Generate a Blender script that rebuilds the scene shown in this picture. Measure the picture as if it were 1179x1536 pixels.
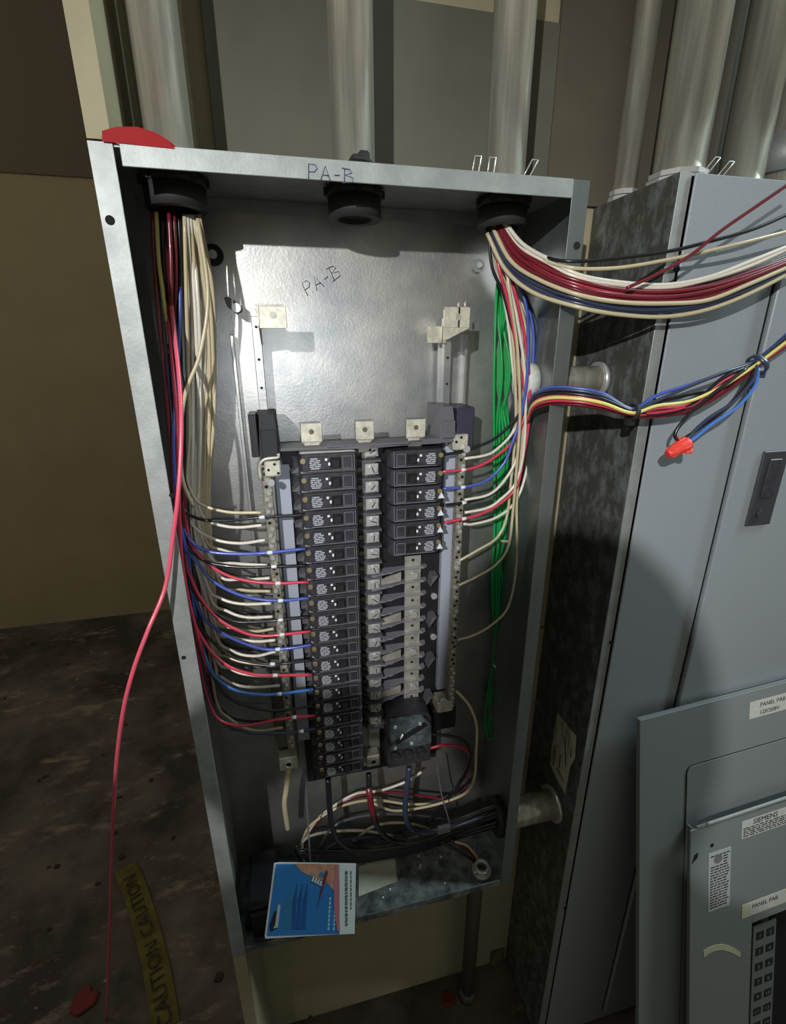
import bpy, bmesh, math, random
from mathutils import Vector, Matrix
random.seed(7)
D = bpy.data
for o in list(D.objects): D.objects.remove(o)
COL = bpy.context.scene.collection
SC = bpy.context.scene

# ------------------------------------------------------------------ camera
# measured in metres from the top left front corner of the open enclosure: X right, Y into the wall, Z up
ZF = 1.71                                  # height of that corner above the floor
FPX = 716.9; CX, CY = 589.5, 768.0         # focal length and centre in pixels of the 1179 x 1536 frame
CAMX = Vector((0.9732712, -0.22964062, -0.00289153))
CAMD = Vector((-0.07852435, -0.32092027, -0.94384538))
CAMF = Vector((0.21581729, 0.91884458, -0.33037483))
CAMP = Vector((0.14796892, -0.56226243, -0.17205996))
cam = D.cameras.new('camera'); co = D.objects.new('camera', cam); COL.objects.link(co)
co.matrix_world = Matrix.Translation(CAMP + Vector((0, 0, ZF))) @ Matrix((
    (CAMX.x, -CAMD.x, -CAMF.x), (CAMX.y, -CAMD.y, -CAMF.y), (CAMX.z, -CAMD.z, -CAMF.z))).to_4x4()
cam.sensor_fit = 'HORIZONTAL'; cam.sensor_width = 36; cam.lens = 36 * FPX / 1179
cam.clip_start = 0.02; cam.clip_end = 50
SC.camera = co

# ------------------------------------------------------------------ light
w = D.worlds.new('world'); SC.world = w; w.use_nodes = True
w.node_tree.nodes['Background'].inputs[0].default_value = (0.95, 0.94, 0.80, 1)
w.node_tree.nodes['Background'].inputs[1].default_value = 0.19
def lamp(name, kind, loc, target, energy, color, **kw):
    l = D.lights.new(name, kind); l.energy = energy; l.color = color
    for k, v in kw.items(): setattr(l, k, v)
    o = D.objects.new(name, l); COL.objects.link(o)
    loc = Vector(loc) + Vector((0, 0, ZF)); t = Vector(target) + Vector((0, 0, ZF))
    o.location = loc; o.rotation_euler = (t - loc).to_track_quat('-Z', 'Y').to_euler()
    return o
TORCH = (-0.45, -1.40, 0.30)
lamp('work_torch', 'SPOT', TORCH, (0.42, 0.1, -0.47), 118, (0.95, 0.95, 0.96), spot_size=math.radians(60), spot_blend=1.0, shadow_soft_size=0.012)
lamp('phone_flash', 'SPOT', (0.160, -0.575, -0.190), (0.25, 0.15, -0.34), 4.6, (0.84, 0.90, 1.0), spot_size=math.radians(54), spot_blend=1.0, shadow_soft_size=0.004)
lamp('far_wall_fill', 'AREA', (-1.6, 0.3, 1.15), (-1.2, 2.3, -0.7), 5.5, (1.0, 0.90, 0.72), shape='RECTANGLE', size=0.9, size_y=0.5)  # added fill lamp with no visible source, brightens the far wall
lamp('room_light', 'AREA', (2.1, -0.42, 1.20), (0.4, 0.1, 0.15), 34, (0.76, 0.94, 1.0), shape='RECTANGLE', size=0.20, size_y=1.1)
SC.view_settings.view_transform = 'Standard'; SC.view_settings.look = 'None'
SC.view_settings.exposure = 0.0; SC.view_settings.gamma = 1.0; SC.view_settings.use_curve_mapping = False

# ------------------------------------------------------------------ placement helpers
def ray(px, py): return CAMX * ((px - CX) / FPX) + CAMD * ((py - CY) / FPX) + CAMF
def at(px, py, Y=0.0):
    d = ray(px, py); return CAMP + d * ((Y - CAMP.y) / d.y)
def atz(px, py, Z=-ZF):
    d = ray(px, py); return CAMP + d * ((Z - CAMP.z) / d.z)
def onplane(px, py, o, n):
    d = ray(px, py); return CAMP + d * ((o - CAMP).dot(n) / d.dot(n))

# ------------------------------------------------------------------ materials
MATS = {}
def srgb(r, g, b):
    f = lambda c: (c / 255 / 12.92) if c / 255 <= 0.04045 else ((c / 255 + 0.055) / 1.055) ** 2.4
    return (f(r), f(g), f(b), 1)
def mat(name, col, rough=0.5, metal=0.0, col2=None, scale=40, fac=(0.35, 0.65), bump=0.0, bscale=None, detail=4, stretch=None, spec=0.5, coat=0, kind='noise', alpha=None, trans=0):
    if name in MATS: return MATS[name]
    m = D.materials.new(name); m.use_nodes = True; nt = m.node_tree; N = nt.nodes; L = nt.links
    b = N['Principled BSDF']
    b.inputs['Base Color'].default_value = col; b.inputs['Roughness'].default_value = rough; b.inputs['Metallic'].default_value = metal
    b.inputs['Specular IOR Level'].default_value = spec; b.inputs['Coat Weight'].default_value = coat
    b.inputs['Transmission Weight'].default_value = trans
    tc = N.new('ShaderNodeTexCoord'); mp = N.new('ShaderNodeMapping'); L.new(tc.outputs['Object'], mp.inputs[0])
    if stretch: mp.inputs['Scale'].default_value = stretch
    if col2:
        if kind == 'voronoi':
            t = N.new('ShaderNodeTexVoronoi'); t.inputs['Scale'].default_value = scale; out = t.outputs['Color']
        else:
            t = N.new('ShaderNodeTexNoise'); t.inputs['Scale'].default_value = scale; t.inputs['Detail'].default_value = detail; t.inputs['Roughness'].default_value = 0.65
            out = t.outputs['Fac']
        L.new(mp.outputs[0], t.inputs['Vector'])
        r = N.new('ShaderNodeValToRGB'); r.color_ramp.elements[0].position = fac[0]; r.color_ramp.elements[1].position = fac[1]
        r.color_ramp.elements[0].color = col; r.color_ramp.elements[1].color = col2
        L.new(out, r.inputs[0]); L.new(r.outputs[0], b.inputs['Base Color'])
    if bump:
        t2 = N.new('ShaderNodeTexNoise'); t2.inputs['Scale'].default_value = bscale or scale * 2; t2.inputs['Detail'].default_value = 3
        L.new(mp.outputs[0], t2.inputs['Vector'])
        bp = N.new('ShaderNodeBump'); bp.inputs['Strength'].default_value = bump; bp.inputs['Distance'].default_value = 0.002
        L.new(t2.outputs['Fac'], bp.inputs['Height']); L.new(bp.outputs[0], b.inputs['Normal'])
    MATS[name] = m; return m
GALV = mat('galvanized', srgb(142, 146, 144), 0.55, 0.5, srgb(168, 172, 168), 30, (0.3, 0.7), bump=0.08, bscale=320)
GALVB = mat('galvanized_back', srgb(158, 160, 160), 0.42, 0.9, srgb(196, 194, 186), 14, (0.3, 0.7), bump=0.10, bscale=320)
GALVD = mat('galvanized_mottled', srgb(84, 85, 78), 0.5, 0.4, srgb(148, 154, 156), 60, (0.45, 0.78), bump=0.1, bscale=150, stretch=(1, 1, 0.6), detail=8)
GALVS = mat('galvanized_side', srgb(130, 138, 136), 0.36, 0.85, srgb(160, 166, 166), 9, (0.3, 0.7), bump=0.2, bscale=120, stretch=(1, 1, 0.25))
PIPE = mat('conduit_steel', srgb(152, 148, 134), 0.25, 0.5, srgb(200, 196, 178), 60, (0.35, 0.65), stretch=(1, 1, 0.05), bump=0.06, bscale=120, detail=6)
BRIGHT = mat('bright_steel', srgb(208, 209, 206), 0.3, 0.6)
ALU = mat('aluminium_strap', srgb(182, 180, 168), 0.42, 0.45, srgb(150, 148, 138), 60)
TAB = mat('tin_plate', srgb(214, 210, 190), 0.4, 0.4, srgb(180, 176, 158), 90)
STRIP = mat('grey_blue_strip', srgb(160, 165, 176), 0.5, 0.1)
BLK = mat('black_plastic', srgb(38, 37, 42), 0.42, 0, srgb(56, 54, 60), 120, spec=0.6)
BLK2 = mat('black_base_plastic', srgb(24, 23, 27), 0.5, 0)
FIN = mat('grey_plastic_fin', srgb(88, 86, 90), 0.5, 0)
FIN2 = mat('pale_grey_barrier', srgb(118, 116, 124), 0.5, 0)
BLKM = mat('matt_black', srgb(30, 30, 31), 0.7, 0)
BUSH = mat('black_bushing', srgb(46, 47, 46), 0.6, 0)
HOLE = mat('dark_hole', srgb(8, 8, 8), 0.9, 0)
PRINT = mat('printed_label', srgb(74, 75, 80), 0.6, 0, srgb(164, 167, 170), 560, (0.40, 0.60), detail=1)
WPRINT = mat('white_mark', srgb(214, 216, 214), 0.5)
PAINT = mat('grey_enamel', srgb(140, 146, 150), 0.42, 0.0, srgb(146, 152, 156), 500, bump=0.06, bscale=900)
PAINTD = mat('grey_enamel_dull', srgb(122, 128, 126), 0.5, 0.0, srgb(130, 136, 134), 400, bump=0.05, bscale=900)
LATCH = mat('dark_grey_latch', srgb(52, 54, 57), 0.5)
BEIGE = mat('beige_drywall', srgb(160, 152, 124), 0.85, 0, srgb(152, 144, 116), 9, bump=0.15, bscale=300)
BEIGEF = mat('beige_far_wall', srgb(158, 144, 112), 0.85, 0, srgb(150, 136, 105), 3)
GREYB = mat('grey_board', srgb(98, 97, 82), 0.8, 0, srgb(88, 86, 76), 5)
BROWNW = mat('brown_wall', srgb(92, 86, 70), 0.85, 0, srgb(84, 78, 64), 6)
FARSHADE = mat('brown_wall_shade', srgb(100, 90, 76), 0.9)
STICK = mat('sticker', srgb(206, 206, 198), 0.55, 0, srgb(188, 188, 180), 200)
INK = mat('ink', srgb(40, 42, 50), 0.6)
INKB = mat('blue_marker_ink', srgb(62, 72, 104), 0.6)
RUST = mat('torn_paper', srgb(196, 188, 160), 0.85, 0, srgb(90, 80, 62), 60, (0.5, 0.75), stretch=(1, 1, 0.3))
def wiremat(n, c, r=0.3): return mat('wire_' + n, srgb(*c), r, 0, spec=0.6, coat=0.15)
WM = dict(white=wiremat('white', (214, 208, 192)), tan=wiremat('tan', (190, 178, 144)), yellow=wiremat('yellow', (222, 210, 120)),
          red=wiremat('red', (196, 58, 78)), darkred=wiremat('dark_red', (108, 28, 40)), blue=wiremat('blue', (70, 88, 168)),
          navy=wiremat('navy', (50, 58, 80)), black=wiremat('black', (26, 26, 30)), grey=wiremat('grey', (96, 98, 104)),
          green=wiremat('green', (30, 150, 74)), pink=wiremat('pink', (214, 84, 104)), ltblue=wiremat('light_blue', (70, 120, 200)))

# ------------------------------------------------------------------ mesh helpers
class MB:
    def __init__(s): s.b = bmesh.new(); s.mi = 0
    def face(s, vs):
        f = s.b.faces.new([s.b.verts.new(v) for v in vs]); f.material_index = s.mi; return f
    def hexa(s, p):                       # p: 8 corners, bottom ring then top ring
        v = [s.b.verts.new(q) for q in p]
        for idx in ((0, 3, 2, 1), (4, 5, 6, 7), (0, 1, 5, 4), (1, 2, 6, 5), (2, 3, 7, 6), (3, 0, 4, 7)):
            f = s.b.faces.new([v[i] for i in idx]); f.material_index = s.mi
        return v
    def box(s, x0, x1, y0, y1, z0, z1, bev=0):
        x0, x1 = sorted((x0, x1)); y0, y1 = sorted((y0, y1)); z0, z1 = sorted((z0, z1))
        v = s.hexa([(x0, y0, z0), (x1, y0, z0), (x1, y1, z0), (x0, y1, z0), (x0, y0, z1), (x1, y0, z1), (x1, y1, z1), (x0, y1, z1)])
        if bev:
            es = list({e for q in v for e in q.link_edges})
            bmesh.ops.bevel(s.b, geom=es, offset=bev, segments=1, affect='EDGES')
        return s
    def prism(s, poly, d0, d1, axis='y'):  # poly in (x,z) for y, (x,y) for z, (y,z) for x
        f = {'y': lambda a, b, d: (a, d, b), 'z': lambda a, b, d: (a, b, d), 'x': lambda a, b, d: (d, a, b)}[axis]
        A = [s.b.verts.new(f(a, b, d0)) for a, b in poly]; B = [s.b.verts.new(f(a, b, d1)) for a, b in poly]
        n = len(poly)
        fs = [s.b.faces.new(A), s.b.faces.new(B[::-1])]
        for i in range(n): fs.append(s.b.faces.new((A[i], B[i], B[(i + 1) % n], A[(i + 1) % n])))
        for q in fs: q.material_index = s.mi
        return s
    def tube(s, pts, r, seg=8, cap=True, radii=None):
        pts = [Vector(p) for p in pts]; n = len(pts); rings = []
        t = (pts[1] - pts[0]).normalized(); up = Vector((0, 0, 1)) if abs(t.z) < 0.9 else Vector((1, 0, 0))
        u = t.cross(up).normalized()
        for i, p in enumerate(pts):
            t = ((pts[min(i + 1, n - 1)] - pts[max(i - 1, 0)])).normalized()
            u = (u - t * u.dot(t)).normalized(); v = t.cross(u); R = radii[i] if radii else r
            rings.append([s.b.verts.new(p + (u * math.cos(a) + v * math.sin(a)) * R) for a in [k * 2 * math.pi / seg for k in range(seg)]])
        for i in range(n - 1):
            for k in range(seg):
                f = s.b.faces.new((rings[i][k], rings[i][(k + 1) % seg], rings[i + 1][(k + 1) % seg], rings[i + 1][k])); f.smooth = True; f.material_index = s.mi
        if cap:
            s.b.faces.new(rings[0][::-1]).material_index = s.mi; s.b.faces.new(rings[-1]).material_index = s.mi
        return s
    def cyl(s, p0, p1, r, seg=16, cap=True): return s.tube([p0, p1], r, seg, cap)
    def ring(s, c, axis, ro, ri, h, seg=28):  # hollow ring from c along axis
        c = Vector(c); a = Vector(axis).normalized(); u = a.orthogonal().normalized(); v = a.cross(u)
        R = []
        for rr, hh in ((ro, 0), (ro, h), (ri, h), (ri, 0)):
            R.append([s.b.verts.new(c + a * hh + (u * math.cos(t) + v * math.sin(t)) * rr) for t in [k * 2 * math.pi / seg for k in range(seg)]])
        for j in range(4):
            A, B = R[j], R[(j + 1) % 4]
            for k in range(seg):
                f = s.b.faces.new((A[k], A[(k + 1) % seg], B[(k + 1) % seg], B[k])); f.smooth = j in (0, 2); f.material_index = s.mi
        return s
    def screw(s, c, r, h, axis=(0, -1, 0)):
        c = Vector(c); a = Vector(axis).normalized(); s.cyl(c, c + a * h, r, 10)
        u = a.orthogonal().normalized(); s.b.faces.ensure_lookup_table()
        return s
def finish(mb, name, mats, parent, loc, tri=False):
    me = D.meshes.new(name); bmesh.ops.recalc_face_normals(mb.b, faces=mb.b.faces); mb.b.to_mesh(me); mb.b.free()
    for m in (mats if isinstance(mats, (list, tuple)) else [mats]): me.materials.append(m)
    o = D.objects.new(name, me); COL.objects.link(o)
    if parent: o.parent = parent
    return o
def part(mb, name, m, parent, local=False):
    """mesh part; coordinates are in the panel frame unless local"""
    if not local:
        inv = parent_world(parent).inverted()
        T = inv @ Matrix.Translation((0, 0, ZF)); mb.b.transform(T)
    return finish(mb, name, m, parent, None)
def parent_world(p):
    M = Matrix.Identity(4)
    while p: M = p.matrix_basis @ M; p = p.parent
    return M
def tag(o, label=None, cat=None, group=None, kind=None):
    if label: o['label'] = label.replace(' from the top', '').replace(' from the right', '') if ('topmost' in label and 'from the top' in label) or 'nearest from the right' in label else label
    if cat: o['category'] = cat
    if group: o['group'] = group
    if kind: o['kind'] = kind
    return o
def thing(name, label, cat, loc, group=None, M=None):
    o = D.objects.new(name, None); COL.objects.link(o); o.empty_display_size = 0.02
    if M is not None: o.matrix_basis = M
    else: o.location = Vector(loc) + Vector((0, 0, ZF))
    return tag(o, label, cat, group)
def single(mb, name, m, label=None, cat=None, group=None, kind=None):
    vs = [v.co for v in mb.b.verts]
    lo = [min(v[i] for v in vs) for i in range(3)]; hi = [max(v[i] for v in vs) for i in range(3)]
    c = Vector(((lo[0] + hi[0]) / 2, (lo[1] + hi[1]) / 2, lo[2]))
    mb.b.transform(Matrix.Translation(-c))
    o = finish(mb, name, m, None, None); o.location = c + Vector((0, 0, ZF))
    return tag(o, label, cat, group, kind)
def struct(mb, name, m, parent=None):
    if parent: return part(mb, name, m, parent)
    return single(mb, name, m, kind='structure')
def smooth_path(P, k=6):
    P = [Vector(p) for p in P]; Q = [P[0] * 2 - P[1]] + P + [P[-1] * 2 - P[-2]]; out = []
    for i in range(1, len(Q) - 2):
        a, b, c, d = Q[i - 1:i + 3]
        for j in range(k):
            t = j / k
            out.append(0.5 * ((2 * b) + (c - a) * t + (2 * a - 5 * b + 4 * c - d) * t * t + (3 * b - a - 3 * c + d) * t ** 3))
    out.append(P[-1]); return out
def text_mesh(name, s, size, m, parent, M, extrude=0.0001):
    """flat print; M maps text space (x right, y up) to the parent's local frame"""
    cu = D.curves.new(name, 'FONT'); cu.body = s; cu.size = size; cu.extrude = extrude; cu.resolution_u = 2
    cu.align_x = 'LEFT'
    t = D.objects.new('tmp', cu); COL.objects.link(t)
    bpy.context.view_layer.update()
    me = D.meshes.new_from_object(t.evaluated_get(bpy.context.evaluated_depsgraph_get())); D.objects.remove(t)
    me.transform(M); me.name = name; me.materials.clear(); me.materials.append(m)
    o = D.objects.new(name, me); COL.objects.link(o); o.parent = parent
    return o
def TF(o, x, y):   # text frame from origin and two axis vectors
    x = Vector(x).normalized(); y = Vector(y).normalized(); z = x.cross(y)
    M = Matrix((x, y, z)).transposed().to_4x4(); M.translation = Vector(o); return M
WIRES = []
def wire(name, label, color, pts, r=0.0022, group=None, marks=(), cat='wire', seg=7, k=6, lug=False):
    """pts: (px, py, depth Y) or Vectors"""
    P = [at(*p) if not isinstance(p, Vector) else p for p in pts]
    path = smooth_path(P, k)
    mb = MB(); mb.tube(path, r, seg)
    c = Vector(P[0]); mb.b.transform(Matrix.Translation(-c))
    o = finish(mb, name, WM[color], None, None); o.location = c + Vector((0, 0, ZF))
    tag(o, label, cat, group)
    for (px, py, Y) in marks:
        q = at(px, py, Y); j = min(range(1, len(path) - 1), key=lambda i: (path[i] - q).length)
        t = (path[j + 1] - path[j - 1]).normalized()
        m2 = MB(); m2.cyl(path[j] - t * 0.0035 - c, path[j] + t * 0.0035 - c, r * 1.22, 8)
        finish(m2, 'marker_band', WPRINT, o, None)
    return o
#SECTION structure
WALLY = 0.155
mb = MB(); mb.box(0.02, 2.8, WALLY, 0.30, -ZF, 1.6); struct(mb, 'wall_back', BEIGE)
mb = MB(); mb.box(0.0, 0.02, 0.0, 0.30, 0.003, 1.6); mb.box(0.0, 0.02, 0.0, 0.30, -ZF, -1.148); mb.box(0.0, 0.02, 0.155, 0.30, -1.148, 0.003); struct(mb, 'wall_left', BEIGE)
mb = MB(); mb.box(-4.2, 0.6, 2.27, 2.40, -ZF, 1.9); struct(mb, 'wall_far', BEIGEF)
mb = MB(); mb.box(-4.2, 0.6, 2.262, 2.27, 0.555, 1.9); struct(mb, 'wall_far_shade', FARSHADE)  # thin darker slab stands in for the shadow on the upper far wall
FLOORM = mat('dirty_concrete', srgb(104, 94, 84), 0.8, 0, srgb(58, 52, 46), 3.2, (0.38, 0.6), bump=0.5, bscale=40, detail=9)
nt = FLOORM.node_tree; N = nt.nodes; L = nt.links
# pale plaster smears and rusty blotches lie on the concrete
tc = N.new('ShaderNodeTexCoord'); n2 = N.new('ShaderNodeTexNoise'); n2.inputs['Scale'].default_value = 5.5; n2.inputs['Detail'].default_value = 8; n2.inputs['Roughness'].default_value = 0.7
mp2 = N.new('ShaderNodeMapping'); mp2.inputs['Rotation'].default_value = (0, 0, 0.6); mp2.inputs['Scale'].default_value = (1, 2.2, 1)
L.new(tc.outputs['Object'], mp2.inputs[0]); L.new(mp2.outputs[0], n2.inputs['Vector'])
r2 = N.new('ShaderNodeValToRGB'); r2.color_ramp.elements[0].position = 0.56; r2.color_ramp.elements[1].position = 0.68; L.new(n2.outputs['Fac'], r2.inputs[0])
mx = N.new('ShaderNodeMixRGB'); mx.inputs[2].default_value = srgb(138, 122, 104)
prev = [l for l in L if l.to_socket == N['Principled BSDF'].inputs['Base Color']][0].from_socket
L.new(r2.outputs[0], mx.inputs[0]); L.new(prev, mx.inputs[1]); L.new(mx.outputs[0], N['Principled BSDF'].inputs['Base Color'])
mb = MB(); mb.box(-4.2, 2.8, -2.2, 2.3, -ZF - 0.1, -ZF); struct(mb, 'floor', FLOORM)
# board screwed to the back of the recess above the enclosure
mb = MB(); mb.box(0.100, 0.536, 0.148, 0.1545, 0.004, 0.214)
single(mb, 'backboard', GREYB, 'grey painted board fixed to the wall behind the conduits, above the open enclosure', 'board')
mb = MB(); mb.box(0.537, 2.0, 0.148, 0.1545, 0.016, 1.2)
struct(mb, 'trim_2', BROWNW)
# debris
def chips(n, f, rmin, rmax, name, m, label, cat):
    mb = MB()
    for i in range(n):
        x, y = f(); r = random.uniform(rmin, rmax); a0 = random.random() * 6; k = random.choice((4, 5, 6)); h = random.uniform(.002, .008)
        st = random.uniform(.4, 1)
        poly = [(x + r * random.uniform(.6, 1) * math.cos(a0 + t * 2 * math.pi / k), y + st * r * random.uniform(.6, 1) * math.sin(a0 + t * 2 * math.pi / k)) for t in range(k)]
        mb.prism(poly, -ZF, -ZF + h, 'z')
    return single(mb, name, m, label, cat, kind='stuff')
chips(70, lambda: (random.uniform(-1.7, 0.0), random.uniform(-.1, 2.2)), .004, .014, 'rubble_chips', mat('plaster_chip', srgb(124, 114, 98), .9), 'pale plaster chips scattered over the dirty concrete floor left of the enclosure', 'debris')
chips(60, lambda: (random.uniform(-1.7, 0.3), random.uniform(-.1, 2.2)), .006, .016, 'dirt_crumbs', mat('dirt_crumb', srgb(58, 46, 38), .95), 'dark dirt crumbs scattered over the concrete floor left of the enclosure', 'debris')

# ------------------------------------------------------------------ open enclosure
W, H, BD = 0.508, 1.144, 0.150
enc = thing('enclosure', 'open galvanized steel electrical enclosure with its cover off, full of wires and breakers', 'enclosure', (W / 2, BD / 2, -H))
mb = MB(); mb.box(0.001, W - 0.001, BD - 0.002, BD, -H, 0); part(mb, 'back_panel', GALVB, enc)
for sx, x0, x1, fx0, fx1 in ((0, 0.0, 0.0018, 0.0, 0.021), (1, W - 0.0018, W, W - 0.021, W)):
    mb = MB(); mb.box(x0, x1, 0.0, BD, -H, 0)
    mb.box(fx0, fx1, -0.0018, 0.0, -H, 0.001, 0.0004)
    s = part(mb, 'side_panel', GALVS if sx else GALV, enc)
    for (px, py) in (((166, 331), (258, 742), (276, 985)) if not sx else ((864, 369), (812, 940))):
        q = at(px, py, 0); h = MB(); h.cyl((q.x, -0.0022, q.z), (q.x, -0.0017, q.z), 0.0042 if py < 400 else 0.0028, 14); part(h, 'screw_hole', HOLE, s)
mb = MB(); mb.box(0.002, W - 0.002, 0.0, BD - 0.002, -0.002, 0.0)
mb.box(0.0265, 0.4865, -0.0032, -0.0014, -0.0175, 0.001, 0.0005)
# seam where the end panel laps down over the back panel
mb.box(0.03, W - 0.03, BD - 0.0045, BD - 0.002, -0.016, -0.002, 0.0004)
endp = part(mb, 'end_panel', GALV, enc)
mb = MB(); mb.box(0.002, W - 0.002, 0.0, BD - 0.002, -H, -H + 0.002); mb.box(0.0215, W - 0.022, -0.0018, -0.0002, -H, -H + 0.016, 0.0005)
endb = part(mb, 'end_panel', mat('galvanized_dusty', srgb(70, 76, 76), 0.5, 0.4, srgb(142, 148, 146), 34, (0.38, 0.68), bump=0.1, bscale=200, detail=6), enc)
for px, py in ((391, 306), (452, 314)):
    q = atz(px, py, -0.002); mb = MB(); mb.cyl((q.x, q.y, -0.0045), (q.x, q.y, -0.002), 0.0125, 20); part(mb, 'knockout', mat('dark_knockout', srgb(58, 60, 60), .5, .5), enc)
for (px, py, r) in ((320, 383, .0125), (716, 399, .009), (748, 386, .004)):
    q = at(px, py, BD - .002); mb = MB(); mb.cyl((q.x, BD - .002, q.z), (q.x, BD - .007, q.z), r, 22); p = part(mb, 'mounting_washer', BLKM if r > .01 else GALV, enc)
    mb = MB(); mb.cyl((q.x, BD - .007, q.z), (q.x, BD - .011, q.z), r * .42, 12); part(mb, 'screw', BRIGHT, p)
def stroke(mb, pts, r, base, u, v, n=(0, -1, 0)):
    u = Vector(u); v = Vector(v); mb.tube([base + u * a + v * b for a, b in pts], r, 5)
def scribble(parent, base, u, v, ink, r, name='handwriting'):
    mb = MB(); n = 0
    for st in ([(0, 0), (.05, 1), (.45, 1.0), (.6, .75), (.4, .5), (.05, .48)],                         # P
               [(.8, 0), (1.12, 1), (1.42, .02)], [(.9, .38), (1.36, .36)],                            # A
               [(1.7, .45), (2.05, .47)],                                                            # -
               [(2.35, .02), (2.4, 1)], [(2.2, 1), (2.75, .95), (2.88, .75), (2.4, .55), (2.95, .42), (2.9, .1), (2.2, 0)]):  # B
        mb.tube([base + Vector(u) * a + Vector(v) * b for a, b in st], r, 5)
    part(mb, name, ink, parent)
q0 = at(463, 268, -0.0034); q1 = at(530, 276, -0.0034)
scribble(endp, q0, (q1 - q0) / 2.95, Vector((0, 0, 0.0125)), INKB, 0.00055)
q0 = at(462, 444, BD - .0025); q1 = at(512, 415, BD - .0025)
du = (q1 - q0) / 2.95
scribble(enc, q0, du, Vector((-du.z, 0, du.x)).normalized() * 0.017, INK, 0.0005)

# ------------------------------------------------------------------ conduits
def conduit(label, x, y, r, z0, z1, group, inside=False, nuts=2, tape=0):
    t = thing('conduit', label, 'conduit', (x, y, z0 - (0.036 if inside else 0)), group)
    mb = MB(); mb.cyl((x, y, z0 - .002 if not inside else z0 - .03), (x, y, z1), r, 36); part(mb, 'pipe', PIPE, t)
    for k in range(nuts):
        mb = MB(); ro = r * (1.22 - .06 * k); n = 10
        z = z0 + .0005 + k * .0075
        poly = [(x + ro * (1 + .05 * (i % 2)) * math.cos(i * math.pi / n), y + ro * (1 + .05 * (i % 2)) * math.sin(i * math.pi / n)) for i in range(2 * n)]
        mb.prism(poly, z, z + .006, 'z'); part(mb, 'locknut', BRIGHT, t)
    if inside:
        mb = MB(); mb.ring((x, y, z0 - .003), (0, 0, -1), r * 1.33, r * .86, .010); mb.ring((x, y, z0 - .013), (0, 0, -1), r * 1.28, r * .86, .022)
        for i in range(8):
            a = i * math.pi / 4; c = Vector((x + r * 1.34 * math.cos(a), y + r * 1.34 * math.sin(a), z0 - .008)); mb.box(c.x - .003, c.x + .003, c.y - .003, c.y + .003, c.z - .004, c.z + .004)
        part(mb, 'bushing', BUSH, t)
        mb = MB(); mb.cyl((x, y, z0 - .0301), (x, y, z0 - .031), r * .84, 28); part(mb, 'pipe_mouth', HOLE, t)
    return t
GC = 'conduits entering the top of the open enclosure'
conduit('left galvanized conduit rising from the open enclosure beside the beige wall edge', 0.0585, .07, .0245, 0, .75, GC, True, 1)
conduit('middle galvanized conduit rising from the open enclosure above the blue handwriting', .252, .07, .0240, 0, .75, GC, True, 1)
conduit('right galvanized conduit rising from the open enclosure, nearest its right corner', .437, .07, .0235, 0, .75, GC, True, 1)
GC2 = 'conduits entering the top of the closed grey cabinet'
conduit('thinnest galvanized conduit on the back left corner of the grey cabinet', .640, .12, .0155, .0145, .75, GC2, nuts=2)
conduit('thick galvanized conduit on the left front of the grey cabinet top', .679, .068, .031, .0145, .75, GC2, nuts=3)
conduit('second thick galvanized conduit on the grey cabinet, between two others', .779, .068, .027, .0145, .75, GC2, nuts=2)
t = conduit('rightmost galvanized conduit on the grey cabinet, with a wider coupling low on it', .866, .085, .034, .0145, .75, GC2, nuts=1)
mb = MB(); mb.ring((.866, .085, .05), (0, 0, 1), .042, .0335, .045); part(mb, 'coupling', GALV, t)

def nipple(label, y, z, r):
    t = thing('conduit_nipple', label, 'conduit fitting', (.563, y, z - r), 'nipples joining the enclosure to the grey cabinet')
    mb = MB(); mb.cyl((.492, y, z), (.618, y, z), r, 28); part(mb, 'pipe', PIPE, t)
    mb = MB(); mb.ring((.5055, y, z), (-1, 0, 0), r * 1.3, r * .8, .018); part(mb, 'bushing', STICK if z > -.5 else BUSH, t)
    for xx in (.5095, .610):
        mb = MB(); mb.ring((xx, y, z), (1, 0, 0), r * 1.28, r * .99, .007, 16); part(mb, 'locknut', BRIGHT, t)
    mb = MB(); mb.cyl((.4915, y, z), (.492, y, z), r * .8, 20); part(mb, 'pipe_mouth', HOLE, t)
nipple('upper galvanized nipple running out of the enclosure side beside the tied wires', .085, -.222, .020)
nipple('lower thick galvanized nipple low in the enclosure side, holding dark wires', .05, -1.03, .027)

# ------------------------------------------------------------------ closed grey cabinet
KX0, KX1, KZ1, KZ0, KF = .618, 1.50, .0145, -ZF + .004, -.008
cab = thing('closed_cabinet', 'tall grey enamelled electrical cabinet with a closed door, right of the open enclosure', 'cabinet', ((KX0 + KX1) / 2, .07, -ZF))
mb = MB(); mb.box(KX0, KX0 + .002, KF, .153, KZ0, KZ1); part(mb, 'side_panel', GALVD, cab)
mb = MB(); mb.box(KX0, KX0 + .016, KF - .0018, KF, KZ0, KZ1, .0004); part(mb, 'front_flange', GALV, cab)
mb = MB(); mb.box(KX0 + .002, KX1, KF + .002, .153, KZ1 - .002, KZ1); mb.box(KX1 - .002, KX1, KF, .153, KZ0, KZ1); mb.box(KX0 + .002, KX1, KF + .002, .153, KZ0, KZ0 + .002); mb.box(KX0 + .002, KX1, .150, .153, KZ0, KZ1); part(mb, 'body', GALV, cab)
mb = MB(); mb.box(KX0 + .0185, KX1 + .01, KF - .0050, KF - .0018, KZ0 + .01, KZ1 - .001, .0008); part(mb, 'front_cover', PAINT, cab)
for z in (-.085, -.62, -1.25):
    mb = MB(); mb.cyl((KX0 + .0155, KF - .0018, z), (KX0 + .0155, KF - .004, z), .0035, 10); part(mb, 'cover_clip', HOLE, cab)
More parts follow.
